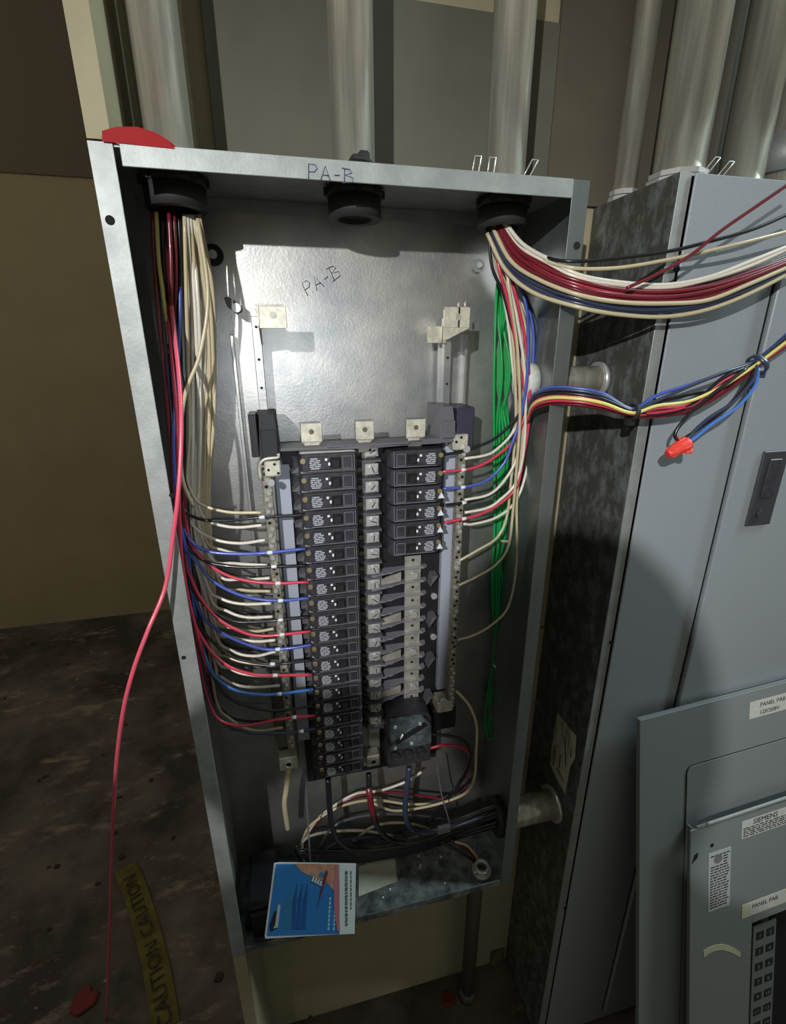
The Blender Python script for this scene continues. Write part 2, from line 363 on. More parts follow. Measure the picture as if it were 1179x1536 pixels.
mb = MB(); mb.box(.7845, KX1 - .06, KF - .0125, KF - .0055, -1.66, -.092, .0015); dr = part(mb, 'door', PAINT, cab)
mb = MB(); mb.box(.7815, .7840, KF - .0056, KF - .0051, -1.66, -.092); part(mb, 'door_gap', HOLE, dr)
lp = [(1153, 676), (1185, 676), (1165, 788), (1128, 787)]
q = [onplane(a, b, Vector((0, KF - .0165, 0)), Vector((0, 1, 0))) for a, b in lp]
x0, x1, z0, z1 = .826, .872, (q[2].z + q[3].z) / 2, (q[0].z + q[1].z) / 2
mb = MB(); mb.box(x0, x1, KF - .0165, KF - .0125, z0, z1, .0015); la = part(mb, 'latch_plate', LATCH, dr)
mb = MB(); mb.box(x0 + .012, x1 - .012, KF - .0185, KF - .0165, z0 + .045, z1 - .012, .001); part(mb, 'latch_slide', BLK, la)
mb = MB(); mb.cyl(((x0 + x1) / 2 - .004, KF - .0165, z0 + .02), ((x0 + x1) / 2 - .004, KF - .019, z0 + .02), .006, 16); part(mb, 'lock_cylinder', LATCH, la)
# notice pasted on the galvanized side
xs = KX0 - .0006
mb = MB(); y0_, y1_, za, zb = .020, .118, -.915, -.975
def onside(px, py):
    d = ray(px, py); return CAMP + d * ((xs - CAMP.x) / d.x)
pp = [onside(*p) for p in ((836, 1070), (864, 1104), (862, 1138), (855, 1150), (847, 1192), (825, 1147), (828, 1118))]
mb.prism([(p.y, p.z) for p in pp], xs, xs + .0007, 'x'); no = part(mb, 'torn_notice', RUST, cab)
mb = MB()
for (a, b, c, d) in ((833, 1118, 830, 1148), (848, 1106, 849, 1150), (841, 1132, 839, 1152), (857, 1122, 856, 1136), (836, 1152, 845, 1172)):
    p, s_ = onside(a, b), onside(c, d); p.x -= .0003; s_.x -= .0003; mb.tube([p, s_], .0011, 4)
part(mb, 'printed_streaks', INK, no)

# wire trim clips on the top edges
def clip(px, py, Y, dx, label, grp='small bent wire clips on the top edges'):
    b = at(px, py, Y); mb = MB(); h = .018; wd = .0035
    pts = [Vector((b.x - wd + dx * s, b.y, b.z + s * h)) for s in (0, .5, 1)] + [Vector((b.x + wd + dx * s, b.y, b.z + s * h)) for s in (1.0, .5, 0, -.15)]
    mb.tube(pts, .0008, 5)
    single(mb, 'wire_clip', BRIGHT, label, 'clip', grp)
clip(712, 264, -.001, .003, 'leftmost upright wire clip on the enclosure top edge, left of the right conduit')
clip(735, 266, -.001, .002, 'upright wire clip on the enclosure top edge, directly before the right conduit')
clip(788, 268, -.001, .010, 'slanting wire clip on the enclosure top edge, right of the right conduit')
clip(1056, 262, KF, .015, 'slanting wire clip on the grey cabinet top edge, nearer the thick conduit')
clip(1077, 268, KF, .015, 'slanting wire clip on the grey cabinet top edge, second from its corner')
for px in (644, 668):
    b = at(px, 262, -.002); mb = MB(); mb.tube([b + Vector((-.004, 0, .0045)), b, b + Vector((.003, 0, 0)), b + Vector((.005, 0, .004))], .0007, 5)
    single(mb, 'wire_staple', BRIGHT, 'tiny %s bent staple on the enclosure top edge left of the upright clips' % ('left' if px < 650 else 'right'), 'clip', 'tiny staples on the top edge')

# red plastic cap and black lump on the top edge
mb = MB(); P = []
for (px, py) in ((153, 212), (153, 196), (175, 190), (205, 190), (232, 198), (252, 210), (262, 223)):
    P.append(at(px, py, -.004))
n = len(P)
A = [mb.b.verts.new(p) for p in P]; B_ = [mb.b.verts.new((p.x * .96 + .004, p.y + .02 * math.sin(math.pi * i / (n - 1)) + .004, max(.002, p.z * .9))) for i, p in enumerate(P)]
mb.b.faces.new(A); mb.b.faces.new(B_[::-1])
for i in range(n): mb.b.faces.new((A[i], A[(i + 1) % n], B_[(i + 1) % n], B_[i]))
single(mb, 'plastic_disc', mat('red_plastic', srgb(150, 4, 8), .6, spec=.2), 'red plastic disc lying on the left top corner of the enclosure', 'disc')
mb = MB()
for (dx, dy, dz, s_) in ((0, 0, 0, .009), (.008, .004, -.001, .008), (.016, .002, -.003, .007), (.006, .0, .007, .006), (.022, .004, -.005, .005)):
    q = at(540, 243, -.0) + Vector((dx, dy + .012, dz)); mb.box(q.x - s_, q.x + s_, q.y - s_, q.y + s_, max(.0015, q.z - s_), max(.004, q.z + s_), s_ * .4)
single(mb, 'putty_lump', BLKM, 'black crumpled lump lying in front of the middle conduit', 'putty')

# conduit under the enclosure
t = thing('drop_conduit', 'dark conduit dropping from the enclosure bottom to the floor by the beige wall', 'conduit', (.492, .105, -ZF))
mb = MB(); mb.cyl((.490, .105, -H - .001), (.490, .105, -ZF + .03), .0165, 20); part(mb, 'pipe', mat('shaded_conduit', srgb(84, 82, 74), .6, .3), t)  # pipe colour darkened for the shade under the enclosure
mb = MB(); mb.ring((.490, .105, -H - .012), (0, 0, 1), .022, .0166, .011); part(mb, 'locknut', GALVD, t)
mb = MB(); mb.ring((.490, .105, -ZF + .001), (0, 0, 1), .020, .014, .035); part(mb, 'collar', GALVD, t)
#SECTION interior
PITCH = 0.0258
inn = thing('breaker_rack', 'bus bar rack bolted in the open enclosure, carrying the rows of black breakers', 'electrical rack', (.265, .12, -.90))
def ip(mb, name, m, label=None):
    o = part(mb, name, m, inn)
    if label: o['label'] = label.replace(' from the top', '').replace(' from the right', '') if ('topmost' in label and 'from the top' in label) or 'nearest from the right' in label else label
    return o
# side pans and rails
mb = MB(); mb.box(.0985, .1350, .134, .138, -.85, -.128); mb.box(.0945, .0985, .122, .138, -.85, -.160, .0005); ip(mb, 'side_pan', GALVB)
mb = MB(); mb.box(.3800, .4200, .134, .138, -.85, -.158); mb.box(.4165, .4205, .122, .138, -.85, -.158, .0005); ip(mb, 'side_pan', GALVB)
for x0, x1 in ((.1225, .1335), (.3835, .3940)):
    mb = MB(); mb.box(x0, x1, .118, .134, -.85, -.137, .0006); rl = ip(mb, 'rail', GALVB)
    mb = MB()
    for z in (-.150, -.190, -.226): mb.cyl(((x0 + x1) / 2, .1182, z), ((x0 + x1) / 2, .1172, z), .0018, 8)
    tag(part(mb, 'rail_holes', HOLE, rl), kind='stuff')
q = at(355, 462, .125); mb = MB(); mb.prism([(q.x - .014, q.z + .012), (q.x - .009, q.z + .013), (q.x + .012, q.z - .001), (q.x + .013, q.z - .015), (q.x + .006, q.z - .013), (q.x - .011, q.z + .001)], .124, .128); pl = ip(mb, 'mounting_ear', mat('dark_zinc', srgb(96, 98, 94), .5, .4))
mb = MB(); mb.cyl((q.x, .124, q.z), (q.x, .119, q.z), .0055, 14); part(mb, 'screw', BRIGHT, pl)
# top brackets
mb = MB(); mb.box(.1335, .1655, .058, .0600, -.1535, -.1290, .0005); mb.prism([(.058, -.1290), (.120, -.1290), (.120, -.172), (.058, -.150)], .1325, .1345, 'x'); br = ip(mb, 'bracket', TAB)
mb = MB(); mb.cyl((.150, .0582, -.139), (.150, .0572, -.139), .004, 14); part(mb, 'bracket_hole', ALU, br)
mb = MB(); mb.box(.3615, .3960, .058, .0600, -.1520, -.1270, .0005); mb.prism([(.3615, -.152), (.396, -.152), (.366, -.166), (.3615, -.166)], .0585, .0605); mb.prism([(.058, -.127), (.118, -.127), (.118, -.165), (.058, -.158)], .3800, .3820, 'x'); mb.cyl((.393, .070, -.128), (.393, .070, -.120), .0016, 8); mb.cyl((.384, .070, -.128), (.384, .070, -.121), .0016, 8); br = ip(mb, 'bracket', TAB)
mb = MB(); mb.cyl((.380, .0582, -.139), (.380, .0572, -.139), .004, 14); part(mb, 'bracket_hole', ALU, br)
mb = MB(); mb.box(.3560, .3790, .112, .1135, -.170, -.148, .0004); mb.box(.3775, .3830, .112, .134, -.170, -.148); ip(mb, 'bracket', TAB, 'small white bent bracket')
# end blocks
def block(x0, x1, z0, z1, m, y0=.060):
    mb = MB(); mb.hexa([(x0, y0, z0), (x1, y0, z0), (x1, .118, z0), (x0, .118, z0), (x0 + .004, y0 + .006, z1), (x1 - .006, y0 + .006, z1), (x1 - .003, .118, z1), (x0, .118, z1)])
    mb.box(x0 + .004, x1 - .004, y0 - .003, y0 + .001, z0 + .006, z1 - .018, .001); return mb
ip(block(.1190, .1470, -.318, -.2545, BLKM), 'end_block', BLKM)
mb = MB(); mb.box(.1090, .1188, .082, .118, -.312, -.2560, .001); ip(mb, 'end_block', BLK2)
ip(block(.3600, .3860, -.300, -.2520, FIN), 'end_block', FIN, 'grey moulded end block')
mb = MB(); mb.box(.3870, .4130, .066, .118, -.312, -.2540, .0015); ip(mb, 'end_block', mat('dark_violet_plastic', srgb(48, 44, 60), .55), 'dark moulded end block')
# insulating base
mb = MB(); mb.box(.1460, .3850, .098, .118, -.905, -.300, .001); base = ip(mb, 'insulating_base', BLK2)
mb = MB(); mb.prism([(.1460, .098), (.1460, .060), (.2000, .058), (.2600, .050), (.3100, .058), (.3600, .060), (.3750, .066), (.3850, .098)], -.3010, -.2975, 'z'); mb.box(.205, .315, .052, .062, -.2975, -.2950); mb.box(.335, .375, .060, .09, -.2975, -.294); ip(mb, 'top_barrier', FIN)
for x0, x1, zt in ((.1360, .1555, -.325), (.3790, .3975, -.305)):
    mb = MB(); mb.box(x0, x1, .0880, .0900, -.80 if x0 < .2 else -.742, zt, .0003); mb.box(x0, x0 + .002, .0900, .118, -.80 if x0 < .2 else -.742, zt); ip(mb, 'gutter_strip', STRIP)
# left edge barrier teeth and screws
for k in range(21):
    z = -.312 - PITCH * k
    mb = MB(); mb.prism([(.1575, .098), (.1575, .092), (.1665, .066), (.1705, .066), (.1705, .098)], z - PITCH + .001, z - PITCH + .004, 'z')
    mb.prism([(.1575, z - PITCH + .004), (.1690, z - PITCH + .004), (.1690, z - PITCH + .014)], .072, .098)
    ip(mb, 'barrier_tooth', FIN)
for (px, py) in ((429, 703), (436, 781), (447, 917), (451, 982)):
    q = at(px, py, .095); mb = MB(); mb.cyl((q.x, .098, q.z), (q.x, .092, q.z), .0052, 14); ip(mb, 'screw', BRIGHT)
for (px, py) in ((651, 894), (650, 955), (648, 1063)):
    q = at(px, py, .095); mb = MB(); mb.cyl((q.x, .098, q.z), (q.x, .093, q.z), .0052, 14); ip(mb, 'screw', BRIGHT)
for (px, py) in ((652, 868), (650, 929), (648, 990), (645, 1046)):
    q = at(px, py, .085); mb = MB(); mb.prism([(q.x - .009, q.z - .010), (q.x + .004, q.z + .008), (q.x - .005, q.z + .008)], .078, .098); ip(mb, 'barrier_tooth', FIN)
# main lug tabs
for x0, x1 in ((.1735, .2010), (.2455, .2705), (.3155, .3425)):
    mb = MB(); mb.box(x0, x1, .0685, .0715, -.2925, -.2680, .0006); mb.box(x0 + .002, x1 - .002, .0715, .078, -.2945, -.2905); mb.box(x0 + .004, x1 - .004, .0735, .0765, -.31, -.292); lt = ip(mb, 'lug_tab', TAB)
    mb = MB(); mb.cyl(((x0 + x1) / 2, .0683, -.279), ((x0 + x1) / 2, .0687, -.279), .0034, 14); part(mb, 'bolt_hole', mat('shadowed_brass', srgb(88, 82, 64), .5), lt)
# centre bus with one screw terminal for each row
for x0, x1, m in ((.2500, .2810, ALU),):
    mb = MB(); mb.box(x0 + .006, x1 - .006, .0880, .0980, -.83, -.300); ip(mb, 'bus_bar', ALU)
Z0 = at(555, 676, .080).z
for k in range(19):
    z = Z0 - PITCH * k
    if z < -.80: break
    mb = MB(); mb.box(.2585, .2775, .0775, .0800, z - .0080, z + .0080, .0006); mb.box(.2625, .2735, .0800, .0880, z - .0060, z + .0060); te = ip(mb, 'screw_terminal', BRIGHT)
    mb = MB(); mb.cyl((.2690, .0775, z), (.2690, .0735, z), .0060, 14); sc_ = part(mb, 'screw', BRIGHT, te)
    mb = MB(); a = random.uniform(0, 3); mb.tube([(.2690 - .0045 * math.cos(a), .0734, z - .0045 * math.sin(a)), (.2690 + .0045 * math.cos(a), .0734, z + .0045 * math.sin(a))], .0007, 4)
    for v_ in (0,): pass
    mb2 = mb; tag(part(mb2, 'screw_slot', HOLE, te), kind=None)
    mb = MB(); mb.prism([(.2485, .098), (.2485, .080), (.2560, .072), (.2800, .072), (.2800, .098)], z - PITCH / 2 - .0012, z - PITCH / 2 + .0012, 'z'); ip(mb, 'barrier', FIN)
    mb = MB(); mb.cyl((.2520, .092, z - .002), (.2520, .086, z - .002), .0035, 10); ip(mb, 'rivet', mat('brown_metal', srgb(96, 84, 68), .5, .4))
# empty rows on the right: strap, pad and wavy moulded barriers
ZR = at(622, 861, .092).z
for j in range(-1, 12):
    z = ZR - PITCH * 0.915 * j
    if z < -.775: break
    if j % 3 == 0:
        mb = MB(); mb.hexa([(.2700, .0850, z - .0105), (.3130, .0860, z - .0065), (.3130, .0880, z - .0065), (.2700, .0880, z - .0105), (.2700, .0850, z - .002), (.3130, .0860, z + .0085), (.3130, .0880, z + .0085), (.2700, .0880, z - .002)]); ip(mb, 'bus_strap', ALU)
    mb = MB(); mb.box(.3200, .3460, .0900, .0930, z - .0088, z + .0088, .0004); mb.box(.3200, .3490, .0860, .0930, z - .0108, z - .0088); pd = ip(mb, 'stab_pad', ALU)
    mb = MB()
    if j % 3 == 0: mb.cyl((.3345, .0900, z), (.3345, .0855, z), .0058, 12)
    else: mb.cyl((.3330, .0902, z + .002), (.3330, .0897, z + .002), .0024, 10)
    part(mb, 'screw' if j % 3 == 0 else 'screw_hole', BRIGHT if j % 3 == 0 else HOLE, pd)
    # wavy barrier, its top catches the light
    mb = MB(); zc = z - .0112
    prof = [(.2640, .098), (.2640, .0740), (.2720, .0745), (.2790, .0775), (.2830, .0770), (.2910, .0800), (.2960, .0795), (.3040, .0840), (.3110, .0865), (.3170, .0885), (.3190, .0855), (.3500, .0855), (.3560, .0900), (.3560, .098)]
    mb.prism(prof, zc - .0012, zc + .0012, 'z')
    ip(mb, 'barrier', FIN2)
# neutral bars
def neutral(x0, x1, z0, z1, yf, label):
    mb = MB(); mb.box(x0, x1, yf, yf + .014, z0, z1, .0006); mb.box(x0 + .003, x1 - .003, yf + .014, .118, z1 - .02, z1 - .008); mb.box(x0 + .003, x1 - .003, yf + .014, .118, z0 + .008, z0 + .02)
    nb = ip(mb, 'neutral_bar', mat('dull_terminal_bar', srgb(168, 164, 146), .45, .5, srgb(120, 116, 102), 160)); nb['label'] = label
    n = int((z1 - z0) / .0085); ms = MB(); mh = MB()
    for i in range(n):
        z = z1 - .006 - i * .0085; xx = (x0 + x1) / 2 + (.0015 if i % 2 else -.0015)
        if random.random() < .62: ms.cyl((xx, yf, z), (xx, yf - random.uniform(.001, .0035), z), .0030, 8)
        else: mh.cyl((xx, yf + .0002, z), (xx, yf - .0003, z), .0024, 8)
    tag(part(ms, 'clamp_screws', BRIGHT, nb), kind='stuff'); tag(part(mh, 'screw_holes', HOLE, nb), kind='stuff')
    return nb
neutral(.1195, .1315, -.79, -.325, .064, 'long terminal bar with white wires')
neutral(.3925, .4035, -.765, -.305, .068, 'long terminal bar with few wires')
def lug(x0, x1, y0, z0, z1, nm='wire_lug', hole=True):
    mb = MB(); mb.box(x0, x1, y0, y0 + .02, z0, z1, .0015); lg = ip(mb, nm, TAB)
    if hole:
        c = ((x0 + x1) / 2, (z0 + z1) / 2); mb = MB(); mb.ring((c[0], y0 + .0002, c[1]), (0, -1, 0), .0075, .0045, .0025, 14); part(mb, 'set_screw', BRIGHT, lg)
        mb = MB(); mb.cyl((c[0], y0 + .0002, c[1]), (c[0], y0 - .0006, c[1]), .0045, 12); part(mb, 'screw_socket', HOLE, lg)
    return lg
lg = lug(.1240, .1445, .058, -.3335, -.3120, hole=False)
mb = MB()
for x, z in ((.129, -.324), (.137, -.317), (.141, -.329)): mb.cyl((x, .058, z), (x, .0572, z), .0018, 8)
tag(part(mb, 'screw_holes', HOLE, lg), kind='stuff')
mb = MB(); mb.tube(smooth_path([(.118, .060, -.337), (.1185, .058, -.318), (.126, .057, -.3095), (.142, .057, -.308), (.1425, .057, -.303)], 4), .0022, 6); ip(mb, 'bonding_strap', TAB)
mb = MB(); mb.cyl((.131, .058, -.340), (.131, .052, -.340), .0045, 12); ip(mb, 'screw', BRIGHT)
lg = lug(.3800, .4030, .060, -.3120, -.2900, hole=False)
mb = MB()
for x, z in ((.385, -.300), (.392, -.294)): mb.cyl((x, .060, z), (x, .0592, z), .0020, 8)
tag(part(mb, 'screw_holes', HOLE, lg), kind='stuff')
mb = MB(); mb.cyl((.399, .060, -.310), (.399, .054, -.310), .0050, 12); ip(mb, 'screw', BRIGHT)
q = at(433, 1146, .060); lug(q.x - .0145, q.x + .0145, .060, q.z - .013, q.z + .013)
mb = MB(); mb.box(q.x - .015, q.x + .017, .084, .096, q.z - .02, q.z + .075, .001); mb.box(q.x - .010, q.x + .012, .078, .084, q.z + .02, q.z + .06); ip(mb, 'lug_mount', mat('dull_steel', srgb(112, 110, 98), .5, .5))
q = at(560, 1142, .070); lug(q.x - .0115, q.x + .0115, .070, q.z - .012, q.z + .012)
mb = MB(); mb.box(q.x - .016, q.x + .016, .092, .096, q.z - .03, q.z + .06); ip(mb, 'lug_mount', GALV)
q = at(668, 1062, .066); mb = MB(); mb.box(q.x - .014, q.x + .014, .066, .096, q.z - .010, q.z + .012, .002); ip(mb, 'lower_clamp', TAB)
mb = MB(); mb.cyl((q.x - .005, .066, q.z + .018), (q.x - .005, .060, q.z + .018), .007, 14); ip(mb, 'screw', BRIGHT)
mb = MB(); mb.box(q.x - .020, q.x + .026, .078, .118, q.z - .060, q.z - .014, .003); ip(mb, 'end_block', BLK2)

# ------------------------------------------------------------------ breakers (local frame: x width, y towards the wall, z up)
BW = .0775
def breaker_parts(t, mirror=False, twin=False, label=True, mark=False):
    s = -1 if mirror else 1
    X = lambda a: (a if not mirror else BW - a)
    mb = MB(); mb.prism([(.000, .012), (.004, .002), (.010, .000), (BW - .006, .000), (BW - .002, .003), (BW, .016), (BW, .046), (.000, .046)] if not mirror else [(X(a), b) for a, b in [(.000, .012), (.004, .002), (.010, .000), (BW - .006, .000), (BW - .002, .003), (BW, .016), (BW, .046), (.000, .046)]], -.0235, 0, 'z')
    bmesh.ops.bevel(mb.b, geom=list(mb.b.edges), offset=.0006, segments=1, affect='EDGES')
    mb.box(X(.012), X(.070), -.0028, .0004, -.0205, -.0030, .0007)
    part(mb, 'body', BLK, t, local=True)
    # raised rim of the right hand window and the lever well
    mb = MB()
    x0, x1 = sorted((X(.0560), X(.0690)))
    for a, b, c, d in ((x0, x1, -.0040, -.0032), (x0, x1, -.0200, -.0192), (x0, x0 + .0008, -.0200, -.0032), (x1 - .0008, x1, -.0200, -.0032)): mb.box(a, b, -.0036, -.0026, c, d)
    mb.box(X(.012), X(.0715), -.0029, .0006, -.0222, -.0212); mb.box(X(.0712), X(.0722), -.0020, .0006, -.0222, -.002)  # pale edge lines: highlight and light dust put into the colour
    part(mb, 'rim', mat('dusty_lit_edge', srgb(104, 103, 110), .4), t, local=True)
    mb = MB(); mb.box(X(.0400), X(.0545), -.0033, -.0026, -.0185, -.0045); wl = part(mb, 'lever_well', HOLE, t, local=True)
    mb = MB(); hx0, hx1 = sorted((X(.0425), X(.0515)))
    mb.hexa([(hx0, -.0095, -.0165), (hx1, -.0065, -.0165), (hx1, -.0030, -.0165), (hx0, -.0030, -.0165), (hx0, -.0095, -.0070), (hx1, -.0065, -.0070), (hx1, -.0030, -.0070), (hx0, -.0030, -.0070)])
    part(mb, 'lever', BLKM, t, local=True)
    if label:
        mb = MB()
        for k, row in enumerate(((.0150, .0240), (.0140, .0200, .0212, .0275), (.0135, .0172, .0184, .0262), (.0142, .0224, .0236, .0282), (.0138, .0190, .0202, .0278), (.0150, .0262))):
            for q in range(0, len(row), 2): mb.box(X(row[q]), X(row[q + 1]), -.0032, -.0027, -.0062 - k * .0026, -.0046 - k * .0026)
        part(mb, 'rating_print', mat('grey_print_light', srgb(158, 162, 166), .6), t, local=True)
    mb = MB()
    mb.box(X(.0335), X(.0365), -.0032, -.0027, -.0085, -.0055); mb.box(X(.0375), X(.0400), -.0034, -.0027, -.0150, -.0110)
    part(mb, 'printed_mark', WPRINT, t, local=True)
    mb = MB(); mb.cyl((X(.0055), .0060, -.0085), (X(.0055), -.0010, -.0085), .0034, 10); part(mb, 'terminal_screw', mat('brass_screw', srgb(176, 160, 120), .35, .7), t, local=True)
    if mark:
        mb = MB(); a, b, c = X(-.001), X(.008), X(.0035); mb.prism([(a, -.0185), (b, -.0185), (c, -.0100)], -.0020, .0006, 'y'); part(mb, 'white_pointer', WPRINT, t, local=True)
def copy_tree(o, M=None):
    c = o.copy(); COL.objects.link(c)
    if M is not None: c.matrix_basis = M
    for ch in [x for x in D.objects if x.parent == o]:
        d = ch.copy(); COL.objects.link(d); d.parent = c
        for g in [x for x in D.objects if x.parent == ch]:
            e = g.copy(); COL.objects.link(e); e.parent = d
    return c
ORD = ['topmost', 'second', 'third', 'fourth', 'fifth', 'sixth', 'seventh', 'eighth', 'ninth', 'tenth', 'eleventh', 'twelfth', 'thirteenth', 'fourteenth', 'fifteenth', 'sixteenth', 'seventeenth', 'eighteenth', 'nineteenth', 'twentieth']
BY = .048; BZ = -.3045
proto = None
for i in range(21):
    lab = ('topmost black circuit breaker of the left column, under a pale top edge' if i == 0 else
           'lowest black circuit breaker of the left column, above the hanging black cable' if i == 20 else
           '%s black circuit breaker from the top of the long left column' % (ORD[i] if i < 11 else ORD[i]) if i < 11 else
           '%s black circuit breaker from the bottom of the long left column' % ORD[20 - i])
    loc = Vector((.1672 - .00012 * i, BY, BZ - PITCH * i + ZF))
    M = Matrix.Translation(loc)
    if proto is None:
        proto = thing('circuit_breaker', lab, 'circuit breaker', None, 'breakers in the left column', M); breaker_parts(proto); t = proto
    else:
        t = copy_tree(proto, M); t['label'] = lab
    if i == 0:
        mb = MB(); mb.hexa([(.002, .004, .0004), (BW - .002, .004, .0004), (BW - .002, .044, .0004), (.002, .044, .0004), (.004, .006, .0022), (BW - .006, .006, .0022), (BW - .006, .044, .0022), (.004, .044, .0022)]); tp = part(mb, 'top_face', mat('dusty_top', srgb(150, 148, 142), .6), t, local=True)
        mb = MB(); mb.box(.024, .036, .014, .020, .0022, .0026); mb.box(.050, .060, .020, .030, .0022, .0026); part(mb, 'moulded_mark', BLK, tp, local=True)
proto = None
for i in range(6):
    lab = ['topmost', 'second', 'third', 'third from the bottom', 'second from the bottom', 'lowest'][i] + ' black circuit breaker of the short right column'
    M = Matrix.Translation(Vector((.2870, BY, BZ - .0015 - PITCH * i + ZF)))
    if i in (0, 2):
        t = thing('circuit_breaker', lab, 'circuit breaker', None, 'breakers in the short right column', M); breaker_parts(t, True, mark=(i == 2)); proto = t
    else:
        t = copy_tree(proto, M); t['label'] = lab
# main breaker
qa, qb = at(582, 1084, .040), at(647, 1082, .040)
z1, z0 = qa.z, at(590, 1160, .040).z
mbk = thing('main_breaker', 'large black main circuit breaker below the empty rows, with a red wire', 'circuit breaker', ((qa.x + qb.x) / 2, .07, z0))
x0, x1 = qa.x + .002, qb.x + .004
mb = MB(); n = 8; pr = [(x0, z0), (x1, z0), (x1, z1 - .022)] + [(x1 - .018 + .018 * math.cos(a), z1 - .020 + .018 * math.sin(a)) for a in [math.pi / 2 * k / 5 for k in range(6)]] + [(x0, z1)]
mb.prism(pr, .052, .094); part(mb, 'case', BLK, mbk)
mb = MB(); pr2 = [(x0 + .002, z1 - .062), (x1 - .002, z1 - .062), (x1 - .003, z1 - .022), (x1 - .018, z1 - .004), (x0 + .002, z1 - .002)]
mb.prism(pr2, .041, .052); bmesh.ops.bevel(mb.b, geom=list(mb.b.edges), offset=.0015, segments=2, affect='EDGES')
cv = part(mb, 'cover', mat('grey_black_cover', srgb(60, 66, 70), .38, 0, srgb(88, 96, 100), 50, (.45, .6)), mbk)
mb = MB(); mb.prism([(x0 + .010, z1 - .040), (x1 - .016, z1 - .012), (x1 - .010, z1 - .020), (x0 + .014, z1 - .048)], .039, .0415); part(mb, 'switch_recess', BLK2, cv)
mb = MB(); mb.tube([(x0 + .018, .036, z1 - .034), (x0 + .021, .034, z1 - .024)], .0016, 6); part(mb, 'toggle', WPRINT, cv)
for a, b in ((.010, .012), (.052, .014), (.010, .056), (.038, .052)):
    mb = MB(); mb.cyl((x0 + a, .0415, z1 - b), (x0 + a, .0385, z1 - b), .0028, 10); part(mb, 'cover_screw', BRIGHT, cv)
for k in range(3):
    xx = x0 + .012 + k * .0225
    mb = MB(); mb.ring((xx, .0520, z0 + .026), (0, -1, 0), .0085, .0060, .005, 14); tr = part(mb, 'terminal_well', BLKM, mbk)
    mb = MB(); mb.cyl((xx, .0518, z0 + .026), (xx, .0490, z0 + .026), .0058, 12); part(mb, 'terminal_screw', mat('dark_screw', srgb(70, 70, 70), .4, .6), tr)
#SECTION wires
rnd = random.Random(11)
SW = 'white branch wires ending on the left terminal bar'
HW = 'coloured branch wires crossing to the left breakers'
# ---- left side: white strands from the left bushing, then the bend to the terminal bar
def left_white(i, n, tail, label, mk=()):
    t = (i + .5) / n
    t = ((i * 5) % n + .5) / n; tj = t + .12 * math.sin(i * 2.3)
    pts = [(276 + 22 * t, 322, .066 + .028 * ((i * 7) % n) / n), (279 + 42 * t, 480, .078 + .035 * ((i * 3) % n) / n), (283 + 36 * tj, 640, .090 + .02 * ((i * 7) % n) / n)]
    a = tail[0]
    pts.append((min(a[0] - 2, 286 + 26 * tj), (640 + a[1]) / 2 + 22, .092 + .018 * t))
    n2 = len(tail)
    for j, (x, y) in enumerate(tail): pts.append((x, y, .088 + (.062 - .088) * (j / (n2 - 1)) + .003 * tj))
    return wire('wire', label, 'white' if i % 3 else 'tan', pts, .0023, SW, marks=[(m[0], m[1], .060) for m in mk])
LW = [
 [(283, 727), (300, 755), (341, 768), (392, 769)],
 [(300, 765), (316, 783), (352, 791), (393, 788)],
 [(285, 781), (317, 807), (358, 815), (398, 810)],
 [(308, 810), (338, 826), (372, 832), (400, 830)],
 [(317, 837), (352, 845), (401, 848)],
 [(326, 860), (364, 869), (405, 867)],
 [(330, 874), (364, 885), (406, 887)],
 [(311, 878), (332, 898), (364, 906), (407, 905)],
 [(316, 897), (342, 917), (370, 926), (409, 925)],
 [(322, 925), (350, 942), (382, 947), (411, 943)],
 [(326, 942), (345, 955), (382, 962), (413, 960)],
 [(323, 950), (350, 977), (382, 984), (414, 977)],
 [(321, 966), (342, 985), (370, 994), (415, 997)],
 [(322, 982), (346, 1003), (372, 1012), (417, 1014)],
 [(323, 999), (332, 1015), (354, 1027), (382, 1031), (420, 1028)],
 [(322, 1040), (345, 1078), (382, 1096), (424, 1091)],
]
for i, tl in enumerate(LW):
    n = len(LW)
    lab = 'white branch wire, %s ending on the left terminal bar' % (ORD[i] + ' from the top' if i < 8 else ORD[n - 1 - i] + ' from the bottom' if n - 1 - i else 'lowest')
    lab = lab.replace('topmost from the top', 'topmost')
    left_white(i, n, tl, lab)
